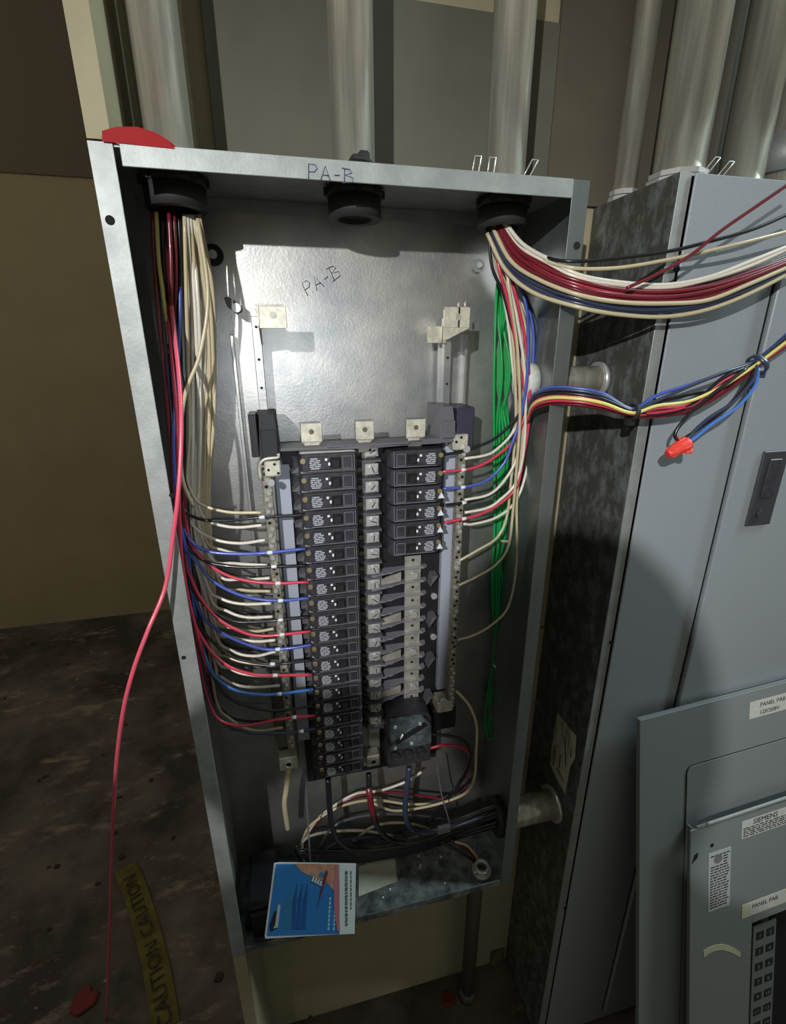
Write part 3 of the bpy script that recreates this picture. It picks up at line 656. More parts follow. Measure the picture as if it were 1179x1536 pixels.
# ---- left side: hot conductors
HT = [
 ('black', 'topmost black wire crossing the left terminal bar to the left breakers', [(273, 757), (297, 778), (341, 781), (393, 776), (463, 772)], (393, 776)),
 ('blue', 'topmost blue wire crossing to the left breakers', [(270, 772), (288, 813), (317, 828), (364, 831), (405, 829), (458, 823)], (405, 829)),
 ('black', 'black wire between the topmost blue and topmost red left wires', [(276, 800), (300, 838), (350, 850), (411, 850), (463, 848)], (411, 850)),
 ('red', 'topmost red wire crossing to the left breakers', [(282, 800), (291, 822), (311, 845), (341, 863), (376, 872), (417, 875), (463, 873)], (417, 875)),
 ('blue', 'second blue wire crossing to the left breakers, under the topmost red', [(278, 812), (301, 850), (315, 868), (346, 887), (382, 898), (421, 901), (464, 897)], (421, 901)),
 ('black', 'black wire between the second blue and second red left wires', [(276, 840), (300, 900), (345, 930), (383, 933), (421, 930), (466, 925)], (421, 930)),
 ('red', 'second red wire crossing to the left breakers', [(280, 840), (287, 866), (301, 897), (328, 929), (366, 949), (395, 954), (423, 952), (466, 947)], (423, 952)),
 ('blue', 'third blue wire crossing to the left breakers, under the second red', [(284, 866), (295, 905), (309, 931), (338, 952), (372, 967), (399, 974), (417, 974), (446, 971), (467, 967)], (417, 974)),
 ('black', 'black wire just above the third red left wire', [(282, 880), (300, 940), (340, 980), (372, 992), (409, 996), (431, 995), (468, 990)], (409, 996)),
 ('red', 'third red wire crossing to the left breakers', [(279, 880), (287, 921), (303, 956), (321, 982), (346, 1001), (378, 1011), (413, 1013), (468, 1012)], (413, 1013)),
 ('ltblue', 'lowest bright blue wire crossing to the left breakers', [(290, 900), (306, 976), (315, 1003), (332, 1023), (358, 1037), (391, 1042), (419, 1041), (470, 1034)], (419, 1041)),
 ('black', 'black wire below the lowest bright blue left wire', [(300, 940), (318, 1010), (345, 1048), (382, 1062), (419, 1066), (472, 1058)], None),
 ('red', 'lowest red wire crossing to the left breakers, in the shade', [(292, 940), (305, 1020), (317, 1060), (330, 1080), (354, 1088), (382, 1086), (413, 1080), (441, 1076), (473, 1073)], (441, 1076)),
 ('navy', 'dark blue-grey wire lowest of all crossing to the left breakers', [(298, 960), (314, 1040), (335, 1085), (372, 1098), (419, 1100), (452, 1097), (474, 1092)], (452, 1097)),
]
for i, (c, lab, tl, mk) in enumerate(HT):
    t = (i + .5) / len(HT); tj = ((i * 5) % len(HT) + .5) / len(HT)
    pts = [(232 + 34 * tj, 318, .085 + .02 * t), (240 + 26 * tj, 420, .085 + .025 * t), (252 + 20 * tj, 560, .075 + .03 * t), (262 + 12 * tj, 690, .062 + .032 * t)]
    n2 = len(tl)
    for j, (x, y) in enumerate(tl): pts.append((x, y, .078 - .026 * min(1, j / (n2 - 2)) if j < n2 - 1 else .052))
    if pts[4][1] - 690 < 90: pass
    wire('wire', lab, c, pts, .0023 if c != 'black' else .0021, HW, marks=[(mk[0], mk[1], .052)] if mk else ())
# slack dark conductors lying against the back behind the left branch wires
for i in range(9):
    y0 = 820 + i * 27
    wire('wire', '%s spare wire curving behind the left branch wires, %s' % ('dark grey' if i % 2 else 'black', 'topmost' if i == 0 else ORD[i] + ' from the top'), 'grey' if i % 2 else 'black', [(286 + i * 2, y0 - 90, .118), (300 + i * 2, y0, .118), (332 + i, y0 + 36, .124), (372, y0 + 46, .124), (412, y0 + 44, .112)], .0021, 'dark spare wires behind the left branch wires')
# spare conductors filling the left gutter
gut = {}
for i in range(12):
    t = i / 11; tj = ((i * 7) % 12) / 11
    c = ['darkred', 'black', 'navy', 'darkred', 'black', 'black', 'navy', 'darkred', 'black', 'darkred', 'navy', 'black'][i]
    gut[c] = gut.get(c, -1) + 1
    wire('wire', '%s %s wire packed in the left gutter of the enclosure' % ('leftmost' if gut[c] == 0 else ORD[gut[c]], {'darkred': 'dark red', 'black': 'black', 'navy': 'dark blue'}[c]), c,
         [(228 + 40 * t, 318, .06 + .03 * tj), (234 + 36 * t, 430, .06 + .04 * tj), (250 + 26 * tj, 600, .065 + .04 * t), (262 + 20 * t, 760, .07 + .035 * tj), (274 + 20 * tj, 880, .075 + .03 * t), (290 + 18 * t, 985, .08 + .03 * tj), (306 + 20 * t, 1050, .10)], .0023, {'darkred': 'dark red wires in the left gutter', 'black': 'black wires in the left gutter', 'navy': 'dark blue wires in the left gutter'}[c])
for i in range(13):
    t = i / 12; tj = ((i * 5) % 13) / 12
    wire('wire', 'tan wire in the thick left bundle, %s' % (ORD[i] + ' from the right' if i else 'rightmost') , 'tan', [(298 - 20 * t, 322, .07 + .02 * tj), (320 - 38 * t, 450, .085 + .03 * tj), (320 - 36 * t, 600, .10 + .02 * tj), (314 - 26 * t, 740, .105), (320 - 20 * t, 860, .110), (325 - 8 * t, 930, .112), (330 - 6 * t, 985, .118)], .0025, 'tan wires in the thick bundle left of the rails')
wire('wire', 'long bright yellow-tan wire shining among the red wires under the left bushing', 'yellow', [(234, 318, .060), (238, 390, .058), (243, 430, .060), (250, 490, .072), (262, 600, .085), (272, 720, .09)], .0022)
# bright red wires at the front of the left bundle
wire('wire', 'red wire down the front of the left bundle, inside the enclosure edge', 'red', [(236, 318, .082), (246, 430, .078), (258, 540, .060), (266, 640, .040), (268, 740, .035), (272, 830, .045), (281, 890, .055), (296, 950, .065), (312, 1010, .075)], .0022)
wire('wire', 'long loose pink-red wire looping out over the left enclosure edge to the floor', 'pink', [(244, 320, .084), (256, 450, .070), (268, 560, .038), (272, 640, .014), (268, 730, -.004), (260, 800, -.010), (248, 880, -.018), (222, 945, -.040), (200, 1005, -.048), (185, 1065, -.045), (175, 1140, -.02), (170, 1220, .03), (167, 1300, .09), (165, 1370, .14), (163, 1430, .19), (161, 1490, .225), atz(160, 1530) + Vector((0, 0, .004))], .0025)
wire('wire', 'blue wire down the front of the left bundle beside the long loose loop', 'blue', [(262, 322, .080), (270, 430, .078), (266, 560, .060), (260, 660, .045), (266, 760, .055), (280, 830, .07)], .0021)
wire('wire', 'tan wire crossing diagonally over the upper white bundle', 'tan', [(296, 324, .070), (312, 440, .058), (300, 530, .052), (278, 590, .05), (270, 660, .05), (274, 720, .06), (290, 760, .08)], .0023)

# ---- right side: wires curving out of the right bushing to the right
RT = 'wires swinging out of the enclosure over its right edge'
def sweep(label, c, pts, r=.0024, ys=.078, dy=0):
    n = len(pts); out = []
    for j, (x, y) in enumerate(pts):
        if x < 850: Y = ys + (-.022 - ys) * max(0, (x - 735) / 115)
        else: Y = -.022 - .03 * min(1, (x - 850) / 250)
        out.append((x, y, Y + dy))
    return wire('wire', label, c, out, r, RT)
sweep('black wire uppermost of those sweeping right across the grey cabinet', 'black', [(756, 334), (780, 366), (812, 384), (853, 392), (917, 388), (1002, 377), (1061, 363), (1129, 344), (1190, 318)], .0021)
sweep('tan wire sweeping right just under the uppermost black one', 'tan', [(752, 334), (775, 366), (800, 384), (832, 396), (870, 403), (934, 401), (1019, 386), (1103, 367), (1195, 344)], .0022)
wire('wire', 'thin dark red wire rising to the right edge of the photo, crossing over the others', 'darkred', [(940, 432, -.052), (976, 416, -.054), (1002, 403, -.056), (1040, 380, -.058), (1082, 346, -.060), (1137, 308, -.062), (1195, 268, -.064)], .0019, RT)
B = [(750, 338), (777, 377), (820, 404), (870, 425), (930, 437), (997, 440), (1061, 433), (1124, 414), (1200, 384)]
spec = [('white', 'white wire on top of the thick sweeping bundle', -13, 0), ('white', 'second white wire on top of the thick sweeping bundle', -8, 0), ('darkred', '', -5, 0), ('darkred', '', -1, -.002), ('red', '', 2, 0), ('darkred', '', 5, -.003), ('darkred', '', 9, 0), ('darkred', '', 12, -.002), ('black', '', 14, .005), ('tan', 'tan wire in the lower half of the sweeping bundle', 18, -.006), ('navy', '', 21, 0), ('navy', '', 24, -.002), ('grey', '', 27, .002), ('navy', '', 30, 0), ('tan', 'pale tan wire lowest of the sweeping bundle', 35, -.004)]
seen = {}
for i, (c, lab, off, fy) in enumerate(spec):
    seen[c] = seen.get(c, -1) + 1
    g = lab or '%s %s wire from the top in the front of the thick sweeping bundle' % (ORD[seen[c]], {'darkred': 'dark red', 'red': 'bright red', 'black': 'black', 'navy': 'navy blue', 'grey': 'grey'}[c])
    pts = []
    for j, (x, y) in enumerate(B):
        s_ = [.35, .8, 1, 1.05, 1, .95, .9, .75, .5][j]
        jit = rnd.uniform(-2, 2) if 0 < j < 8 else 0
        if c in ('white',) and j > 5: jit -= (j - 5) * 5
        pts.append((x - (off * .55 if j < 3 else 0), y + off * s_ + jit))
    sweep(g, c, pts, .0026, dy=fy)
bk = {}
for i in range(7):
    off = -10 + i * 6
    pts = [(x - (off * .5 if j < 3 else 0), y + off * [.4, .8, 1, 1.05, 1, .95, .9, .8, .6][j]) for j, (x, y) in enumerate(B)]
    c = ['black', 'darkred', 'black', 'darkred', 'darkred', 'navy', 'navy'][i]
    bk[c] = bk.get(c, -1) + 1
    sweep('%s %s wire from the top at the back of the thick sweeping bundle' % (ORD[bk[c]], {'tan': 'tan', 'darkred': 'dark red', 'black': 'black', 'navy': 'navy blue'}[c]), c, pts, .0026, dy=.012)

# ---- right side: bundle dropping from the bushing to the right breakers
RD = 'branch wires of the right breakers'
DR = [
 ('black', 'topmost black wire curving left to the right breakers', [(738, 400), (755, 440), (768, 490), (785, 545), (792, 585), (791, 600), (774, 628), (745, 656), (717, 670), (690, 678), (662, 683)], None),
 ('white', 'topmost white wire on the right terminal bar', [(745, 400), (760, 470), (770, 560), (776, 620), (768, 650), (745, 674), (728, 683), (697, 688)], None),
 ('red', 'topmost red wire entering the right breakers', [(748, 400), (764, 460), (778, 540), (789, 600), (786, 625), (774, 656), (745, 684), (710, 702), (662, 708)], (697, 705)),
 ('blue', 'blue wire entering the right breakers', [(784, 440), (792, 500), (790, 570), (780, 630), (768, 665), (756, 695), (731, 720), (700, 730), (664, 733)], (697, 730)),
 ('white', 'second white wire on the right terminal bar, below the blue wire', [(752, 400), (772, 470), (784, 560), (786, 620), (777, 681), (760, 716), (735, 741), (697, 750)], None),
 ('black', 'lower black wire curving left to the right breakers', [(790, 460), (797, 520), (795, 590), (788, 646), (781, 691), (760, 726), (728, 746), (696, 754), (665, 758)], (697, 755)),
 ('white', 'third white wire on the right terminal bar, above the lower red wire', [(760, 410), (776, 480), (788, 570), (786, 670), (774, 723), (752, 748), (731, 762), (697, 769)], None),
 ('red', 'lower red wire entering the right breakers', [(768, 420), (786, 500), (794, 570), (793, 635), (784, 691), (776, 728), (756, 751), (724, 770), (696, 778), (666, 784)], (697, 777)),
 ('white', 'lowest bright white wire on the right terminal bar', [(775, 430), (789, 500), (798, 580), (797, 653), (790, 705), (774, 751), (745, 776), (710, 786), (696, 786)], None),
 ('tan', 'uppermost of three tan wires bending left to the shaded terminal bar', [(756, 420), (770, 520), (774, 620), (770, 690), (767, 716), (760, 776), (745, 807), (717, 825), (689, 841)], None),
 ('tan', 'middle of three tan wires bending left to the shaded terminal bar', [(762, 420), (776, 520), (780, 620), (775, 700), (770, 761), (763, 818), (745, 846), (717, 864), (688, 878)], None),
 ('tan', 'lowest of three tan wires bending left to the shaded terminal bar', [(768, 420), (782, 520), (786, 620), (780, 700), (775, 755), (775, 846), (763, 909), (738, 937), (710, 953), (686, 960)], None),
]
for i, (c, lab, tl, mk) in enumerate(DR):
    n2 = len(tl); pts = [(732 + 2.5 * i, 338, .075 + .012 * ((i * 5) % 4) / 3)]
    for j, (x, y) in enumerate(tl):
        t = j / (n2 - 1); pts.append((x, y, (.075 + .02 * math.sin(i * 1.7)) * (1 - t) + .064 * t))
    wire('wire', lab, c, pts, .0022, RD, marks=[(mk[0], mk[1], .06)] if mk else ())
ex = {}
for i, (c, x0, x1, x2) in enumerate((('tan', 740, 768, 776), ('darkred', 744, 764, 772), ('tan', 750, 780, 783), ('white', 756, 786, 786), ('pink', 746, 772, 782), ('navy', 762, 796, 790), ('white', 748, 774, 770), ('blue', 766, 791, 786))):
    lab = {'tan': 'tan wire in the right bundle dropping beside the green wires', 'darkred': 'dark red wire in the right bundle beside the green wires', 'white': 'white wire in the right bundle beside the green wires', 'pink': 'pink-red wire in the right bundle beside the green wires', 'navy': 'navy wire on the right rim of the right bundle', 'blue': 'blue wire on the right rim of the right bundle'}[c]
    ex[c] = ex.get(c, -1) + 1
    wire('wire', lab + ('', ', farther right')[ex[c] > 0], c, [(x0 - 6, 338, .085), (x0 + 6, 400, .088), (x1 + 6, 480, .086), (x1 + 8, 550, .084), (x2 + 6, 620, .084), (x2 + 6, 690, .09), (x2 + 2, 740, .10), (x2 - 4, 800, .115)], .0023, lab + 's')
# green grounding wires
for i in range(9):
    t = i / 8; tj = ((i * 4) % 9) / 8
    lo = [(738 + 12 * t, 1000, .134), (730 + 22 * tj, 1050, .132), (728 + 20 * t, 1090 + 14 * tj, .125), (736 + 8 * tj, 1108, .118), (746 + 4 * t, 1080, .12), (748 - 6 * t, 1040, .128)]
    wire('wire', 'green grounding wire at the back right of the enclosure, ' + ('leftmost' if i == 0 else 'rightmost' if i == 8 else ORD[i] + ' from the left'), 'green', [(748 + 12 * t, 400, .105 + .01 * tj), (744 + 18 * t, 460, .115 + .015 * tj), (741 + 24 * tj, 560, .115 + .02 * t), (741 + 22 * t, 660, .118 + .018 * tj), (742 + 18 * tj, 780, .122 + .014 * t), (738 + 18 * t, 880, .125 + .012 * tj), (742 + 8 * tj, 960, .134)] + lo, .0022, 'green grounding wires')
for (px, py, lab) in ((757, 810, 'upper'), (747, 999, 'lower')):
    q = at(px, py, .128); mb = MB(); mb.ring((q.x, q.y, q.z), (0, 0, 1), .0120 if py < 900 else .009, .0100 if py < 900 else .007, .004, 16); mb.box(q.x + .008, q.x + .022, q.y - .002, q.y, q.z, q.z + .003)
    single(mb, 'cable_tie', WPRINT if py > 900 else WM['tan'], lab + ' pale cable tie around the green wires', 'cable tie')
wire('wire', 'tan wire leaving the lower end of the right terminal bar and looping down', 'tan', [(684, 1036, .066), (694, 1046, .060), (706, 1062, .056), (715, 1090, .056), (714, 1130, .056), (712, 1165, .06), (700, 1188, .07), (670, 1202, .09), (630, 1212, .105), (590, 1216, .115), (560, 1205, .12)], .0026)
# ---- tied bundle to the right
TB = 'wires of the tied bundle hanging before the grey cabinet'
core = [(792, 628), (800, 606), (825, 596), (865, 597), (905, 604), (948, 619), (985, 612), (1035, 600), (1085, 575), (1136, 545), (1195, 500)]
TY = [.06, .03, .0, -.025, -.04, -.05, -.052, -.055, -.055, -.055, -.055]
tb = [('navy', -10, -.003), ('black', -5, -.004), ('blue', -13, .0), ('yellow', 1, -.006), ('red', 5, -.004), ('pink', -2, -.003), ('darkred', 9, .0), ('black', 6, .002), ('darkred', 3, .004), ('navy', -7, .006), ('red', 8, .006), ('navy', 0, .008)]
tn = {}
names = {'navy': 'navy wire in the tied bundle before the grey cabinet', 'blue': 'blue wire along the top of the tied bundle', 'yellow': 'pale yellow wire in the tied bundle', 'black': 'black wire in the tied bundle before the grey cabinet', 'darkred': 'dark red wire in the tied bundle', 'red': 'bright red wire in the tied bundle', 'pink': 'pink-red wire in the tied bundle'}
for i, (c, off, dY) in enumerate(tb):
    pts = []
    for j, (x, y) in enumerate(core):
        k_ = [.6, 1, 1.1, 1.1, 1, .45, [1.3, -1.4][i % 2], [1.9, -1.2][i % 2], 1.4, .5, .9][j]
        pts.append((x, y + off * k_ + (rnd.uniform(-3, 3) if j in (6, 7, 8) else 0), TY[j] + dY * (1.4 if j not in (5, 9) else 1)))
    tn[c] = tn.get(c, -1) + 1
    wire('wire', names[c] + (', nearest the camera' if tn[c] == 0 else ', farther back' if tn[c] == 1 else ', lying against the cabinet') * (sum(q_[0] == c for q_ in tb) > 1), c, pts, .0022, TB)
wire('wire', 'black wire slung in a narrow loop below the tied bundle', 'black', [(1120, 552, -.062), (1090, 575, -.066), (1060, 598, -.068), (1030, 625, -.07), (1013, 650, -.07), (1020, 660, -.072), (1045, 645, -.072), (1085, 616, -.07), (1118, 580, -.066), (1134, 550, -.062)], .0021, TB)
wire('wire', 'dark blue wire ending in the red wire connector, upper of the pair', 'navy', [(1136, 548, -.064), (1128, 572, -.070), (1098, 604, -.074), (1062, 628, -.076), (1040, 648, -.076), (1028, 664, -.076)], .0021, TB)
wire('wire', 'light blue wire ending in the red wire connector, lower of the pair', 'ltblue', [(1138, 552, -.060), (1132, 580, -.068), (1104, 612, -.073), (1068, 636, -.076), (1046, 654, -.078), (1030, 666, -.078)], .0021, TB)
a, b = at(1032, 664, -.077), at(1001, 682, -.077)
d = (b - a).normalized(); ln = (b - a).length
mb = MB(); mb.tube([a, a + d * ln * .12, a + d * ln * .6, a + d * ln * .92, b], .008, 10, radii=[.0085, .0090, .0078, .0058, .0048])
u = d.orthogonal().normalized(); v = d.cross(u)
for k in range(8):
    an = k * math.pi / 4; o_ = (u * math.cos(an) + v * math.sin(an)); mb.tube([a + d * ln * .1 + o_ * .0088, a + d * ln * .9 + o_ * .0060], .0010, 4)
for s_ in (-1, 1): mb.tube([a + d * ln * .05 + u * s_ * .009, a + d * ln * .2 + u * s_ * .0115, a + d * ln * .35 + u * s_ * .009], .0018, 5)
single(mb, 'wire_connector', mat('red_connector', srgb(232, 72, 60), .4), 'red twist-on wire connector hanging on the two blue wires', 'wire connector')
for (px, py, Y, r, lab, m, ax) in ((949, 619, -.05, .0105, 'black cable tie cinching the tied bundle near the cabinet corner', BLKM, (.95, 0, -.2)), (1136, 547, -.056, .0135, 'blue-grey cable tie cinching the tied bundle near the right photo edge', WM['navy'], (.8, 0, .55))):
    q = at(px, py, Y); mb = MB(); a_ = Vector(ax).normalized(); mb.ring(q - a_ * .003, a_, r, r * .84, .006, 16)
    n_ = a_.cross(Vector((0, -1, 0))).normalized(); hd = q + n_ * r * (1 if n_.z < 0 else -1); mb.box(hd.x - .0045, hd.x + .0045, hd.y - .004, hd.y + .004, hd.z - .005, hd.z + .003)
    single(mb, 'cable_tie', m, lab, 'cable tie')

# ---- feeder cables and slack in the enclosure bottom
wire('cable', 'white ground cable hanging from the lug under the left terminal bar', 'tan', [(433, 1150, .068), (430, 1180, .066), (427, 1205, .070), (430, 1232, .080), (432, 1243, .086)], .0048, cat='cable')
wire('cable', 'black feeder cable hanging from the left breakers into the bottom bundle', 'black', [(492, 1168, .070), (494, 1200, .066), (497, 1235, .066), (508, 1262, .075), (535, 1275, .085), (580, 1272, .085), (640, 1262, .075), (700, 1240, .06), (752, 1222, .05)], .0052, 'feeder cables', cat='cable')
wire('cable', 'black feeder cable with a red sleeve hanging from the middle lug', 'black', [(553, 1160, .078), (554, 1180, .070), (557, 1210, .066), (566, 1240, .07), (590, 1262, .08), (630, 1262, .078), (690, 1240, .062), (752, 1218, .05)], .0050, 'feeder cables', cat='cable')
mb = MB(); mb.tube([at(553, 1180, .070), at(555, 1198, .067), at(558, 1214, .0665), at(562, 1228, .068)], .0058, 10); single(mb, 'phase_tape', WM['darkred'], 'dark red tape wrapped on the middle feeder cable', 'tape')
wire('cable', 'navy-taped feeder cable hanging from the main breaker', 'navy', [(614, 1150, .068), (611, 1180, .062), (608, 1215, .062), (614, 1240, .068), (635, 1250, .072), (680, 1240, .06), (752, 1214, .05)], .0052, 'feeder cables', cat='cable')
for i in range(7):
    wire('cable', 'black cable lying across the enclosure bottom to the lower nipple, ' + ('topmost' if i == 0 else ORD[i] + ' from the top'), 'black', [(442 + i * 2, 1272 + i * 4, .10 - .004 * i), (480, 1276 + i * 3, .095), (550, 1272 + i * 3, .09), (630, 1256 + i * 3, .08), (690, 1238 + 4 * i - 8, .065), (752, 1206 + 5 * i, .045 + .005 * math.sin(i * 2))], .0046, 'black cables across the enclosure bottom', cat='cable')
LP = [
 ('darkred', 'dark red slack wire arching under the breakers', [(452, 1278, .11), (470, 1240, .115), (520, 1200, .12), (580, 1188, .12), (640, 1195, .115), (680, 1200, .10), (700, 1180, .09)]),
 ('white', 'upper white slack wire arching under the breakers', [(455, 1262, .11), (480, 1225, .118), (530, 1192, .12), (570, 1186, .122), (610, 1172, .12), (632, 1158, .115)]),
 ('tan', 'tan slack wire in a wide arch under the breakers', [(450, 1270, .105), (466, 1238, .11), (510, 1210, .115), (560, 1200, .118), (610, 1206, .118), (650, 1206, .11)]),
 ('tan', 'tan slack wire in a small low arch behind the feeder cables', [(530, 1262, .11), (560, 1240, .112), (600, 1234, .112), (640, 1242, .11), (662, 1256, .105)]),
 ('white', 'white slack wire lying low beside the black bundle', [(456, 1284, .10), (455, 1262, .10), (480, 1250, .11), (540, 1246, .115), (590, 1254, .112)]),
 ('grey', 'grey slack wire looping behind the feeder cables', [(470, 1290, .10), (500, 1240, .11), (560, 1222, .12), (630, 1224, .12), (700, 1235, .10)]),
 ('black', 'black slack wire looping below the main breaker', [(640, 1100, .06), (690, 1108, .055), (706, 1130, .06), (698, 1160, .07), (680, 1190, .085), (660, 1215, .10), (640, 1236, .10)]),
 ('red', 'short bright red wire leaving the right side of the main breaker', [(646, 1122, .055), (664, 1118, .052), (688, 1120, .056), (704, 1132, .065), (700, 1160, .08), (680, 1188, .095)]),
 ('tan', 'tan wire entering the small fitting in the bottom right corner', [(680, 1262, .06), (700, 1268, .052), (714, 1284, .05), (721, 1300, .05)]),
 ('black', 'black wire entering the small fitting in the bottom right corner', [(660, 1262, .07), (690, 1278, .055), (712, 1292, .05), (723, 1302, .052)]),
 ('darkred', 'dark red wire entering the small fitting in the bottom right corner', [(676, 1260, .06), (698, 1272, .056), (712, 1286, .054), (724, 1300, .056)]),
 ('grey', 'thin grey wire hanging straight down left of the feeder cables', [(458, 1158, .06), (460, 1200, .055), (463, 1250, .05), (465, 1296, .035)]),
 ('grey', 'thin grey wire hanging from the right end of the main breaker', [(656, 1150, .055), (662, 1190, .05), (672, 1225, .05), (676, 1245, .06)]),
 ('navy', 'navy slack wire arching low over the black bundle', [(470, 1288, .09), (510, 1262, .10), (560, 1256, .105), (610, 1266, .10), (650, 1262, .09)]),
]
for c, lab, pts in LP: wire('wire', lab, c, pts, .0014 if 'thin' in lab else .0026, 'slack wires in the enclosure bottom')
q = at(665, 1243, .055); mb = MB(); mb.box(q.x - .012, q.x + .014, q.y - .003, q.y + .003, q.z - .010, q.z + .008, .001); single(mb, 'wire_tag', mat('grey_tag', srgb(120, 122, 120), .6), 'small grey tag on the black cables near the lower nipple', 'tag')
q = atz(722, 1308, -H + .002)
t = thing('cable_fitting', 'small bright connector standing in the enclosure bottom right corner', 'conduit fitting', (q.x, q.y, -H + .002))
mb = MB(); mb.ring((q.x, q.y, -H + .0025), (0, 0, 1), .0135, .0100, .018); part(mb, 'sleeve', BRIGHT, t)
mb = MB(); mb.ring((q.x, q.y, -H + .0022), (0, 0, 1), .0185, .0136, .006, 12); part(mb, 'locknut', BRIGHT, t)
mb = MB(); mb.cyl((q.x - .013, q.y - .004, -H + .014), (q.x - .019, q.y - .006, -H + .014), .003, 8); part(mb, 'screw', BRIGHT, t)
# paper label and dark conduit stub lying in the bottom
pz = -H + .0025
q = [atz(*p, pz) for p in ((538, 1300), (592, 1284), (596, 1322), (538, 1345))]
mb = MB(); mb.prism([(p.x, p.y) for p in q], pz, pz + .0006, 'z'); single(mb, 'paper_label', mat('dusty_paper', srgb(196, 196, 176), .8, 0, srgb(176, 176, 156), 30), 'pale dusty paper label stuck on the enclosure bottom beside the blue card', 'label')
mb = MB(); mb.box(.030, .078, .02, .12, -H + .003, -H + .072, .004); mb.box(.034, .074, .012, .02, -H + .008, -H + .066, .002); mb.box(.020, .03, .03, .05, -H + .003, -H + .02)
single(mb, 'terminal_cover', BLK2, 'black plastic cover standing in the enclosure bottom left corner behind the blue card', 'cover')
mb = MB()
for i in range(24):
    x = random.uniform(.22, .48); y = random.uniform(.01, .12); r = random.uniform(.0006, .0018); mb.box(x - r, x + r, y - r, y + r, -H + .002, -H + .002 + r)
single(mb, 'insulation_crumbs', WPRINT, 'tiny pale crumbs and wire clippings on the enclosure bottom', 'debris', kind='stuff')

#SECTION loose things
# ---- blue card leaning on the lower edge; local frame: x along its lower edge, z up, y away from the camera
def frame(o, xd, zd):
    x = Vector(xd).normalized(); z = Vector(zd); z = (z - x * z.dot(x)).normalized(); y = z.cross(x)
    M = Matrix((x, y, z)).transposed().to_4x4(); M.translation = Vector(o) + Vector((0, 0, ZF)); return M, x, y, z
cTL, cTR, cBL = at(411, 1295, .018), at(534, 1296, -.006), at(397, 1408, -.022)
M, cx, cy, cz = frame(cBL, (cTR - cTL), cTL - cBL)
def loc2(px, py, o, y): p = onplane(px, py, o, y) - o; return p.dot(cx), p.dot(cz)
card = thing('brochure', 'blue printed card with a white right stripe, leaning on the lower enclosure edge', 'brochure', None, None, M)
C_ = lambda *pts: [loc2(*p, cBL, cy) for p in pts]
def cp(name, pts, m, lvl, parent=card):
    mb = MB(); mb.prism(C_(*pts), -.0004 * lvl, -.0004 * lvl + .0006); return part(mb, name, m, parent, local=True)
mb = MB(); mb.prism(C_((411, 1295), (420, 1294), (534, 1296), (532, 1400), (398, 1408), (397, 1404)), 0, .0016); part(mb, 'sheet', mat('card_white', srgb(206, 216, 220), .5), card, local=True)
cp('blue_print', ((414, 1296), (503, 1296), (509, 1400.5), (400, 1404)), mat('card_blue', srgb(46, 124, 196), .4), 1)
cp('peach_picture', ((443, 1295.5), (505, 1296), (505, 1338), (500, 1334), (488, 1322), (468, 1314), (452, 1307)), mat('card_peach', srgb(206, 160, 136), .5, 0, srgb(176, 124, 104), 60), 2)
cp('pink_band', ((503, 1296), (507, 1296), (510, 1396), (506, 1396), (501, 1360), (501, 1335)), mat('card_pink', srgb(196, 120, 136), .5), 3)
cp('white_stripe', ((509, 1296), (534, 1296), (532, 1400), (509.5, 1401)), mat('card_stripe', srgb(216, 232, 234), .5), 2)
DB = mat('card_dark_blue', srgb(26, 82, 148), .5); LB = mat('card_light_blue', srgb(150, 206, 232), .5); GR = mat('card_grey_text', srgb(70, 86, 92), .5); TE = mat('card_teal', srgb(70, 150, 176), .5)
mb = MB()
for k in range(9):
    x = 440 + k * 2.6
    mb.prism(C_((x, 1345 - (k % 3) * 10), (x + .9, 1345 - (k % 3) * 10), (x - 3, 1394), (x - 3.9, 1394)), -.0009, -.0004)
part(mb, 'text_lines', DB, card, local=True)
mb = MB()
for k in range(5):
    x = 424 + k * 3
    mb.prism(C_((x + 3, 1352 - k * 6), (x + 3.9, 1352 - k * 6), (x + .4, 1393), (x - .6, 1393)), -.0009, -.0004)
part(mb, 'text_lines', TE, card, local=True)
mb = MB()
for c0 in (490, 498):
    for k in range(8):
        x, y = c0 - k * .35 + 4, 1346 + k * 6.4; mb.prism(C_((x, y), (x + 2.8, y - .6), (x + 2.4, y + 3.6), (x - .4, y + 4.2)), -.0009, -.0004)
part(mb, 'dash_pattern', LB, card, local=True)
mb = MB()
for x in (518, 520, 526):
    y = 1306
    while y < 1388:
        h = random.uniform(2, 7)
        if x != 526 or y < 1360: mb.prism(C_((x, y), (x + 1.4, y), (x + 1.2, y + h), (x - .2, y + h)), -.0013, -.0008)
        y += h + 1.6
part(mb, 'text_lines', GR, card, local=True)
mb = MB(); mb.prism(C_((404, 1388), (412, 1366), (418, 1368), (416, 1392), (406, 1397)), -.0009, -.0004); part(mb, 'picture', mat('card_dark', srgb(22, 40, 52), .5), card, local=True)
mb = MB(); mb.prism(C_((417, 1356), (421, 1358), (417, 1390), (410, 1392), (413, 1386)), -.0013, -.0008); part(mb, 'picture', mat('card_silver', srgb(176, 196, 190), .5), card, local=True)
mb = MB()
for k in range(5):
    x, y = 467 + k * 3.8, 1316 + k * 2.0; mb.prism(C_((x + 3, y - 2), (x + 5, y - 1), (x + 3, y + 6), (x, y + 4)), -.0016, -.0012)
part(mb, 'white_letters', WPRINT, card, local=True)
mb = MB(); mb.prism(C_((481, 1307), (488, 1309), (487, 1316), (478, 1314)), -.0014, -.0010); part(mb, 'picture', mat('card_mid_blue', srgb(60, 128, 170), .5), card, local=True)
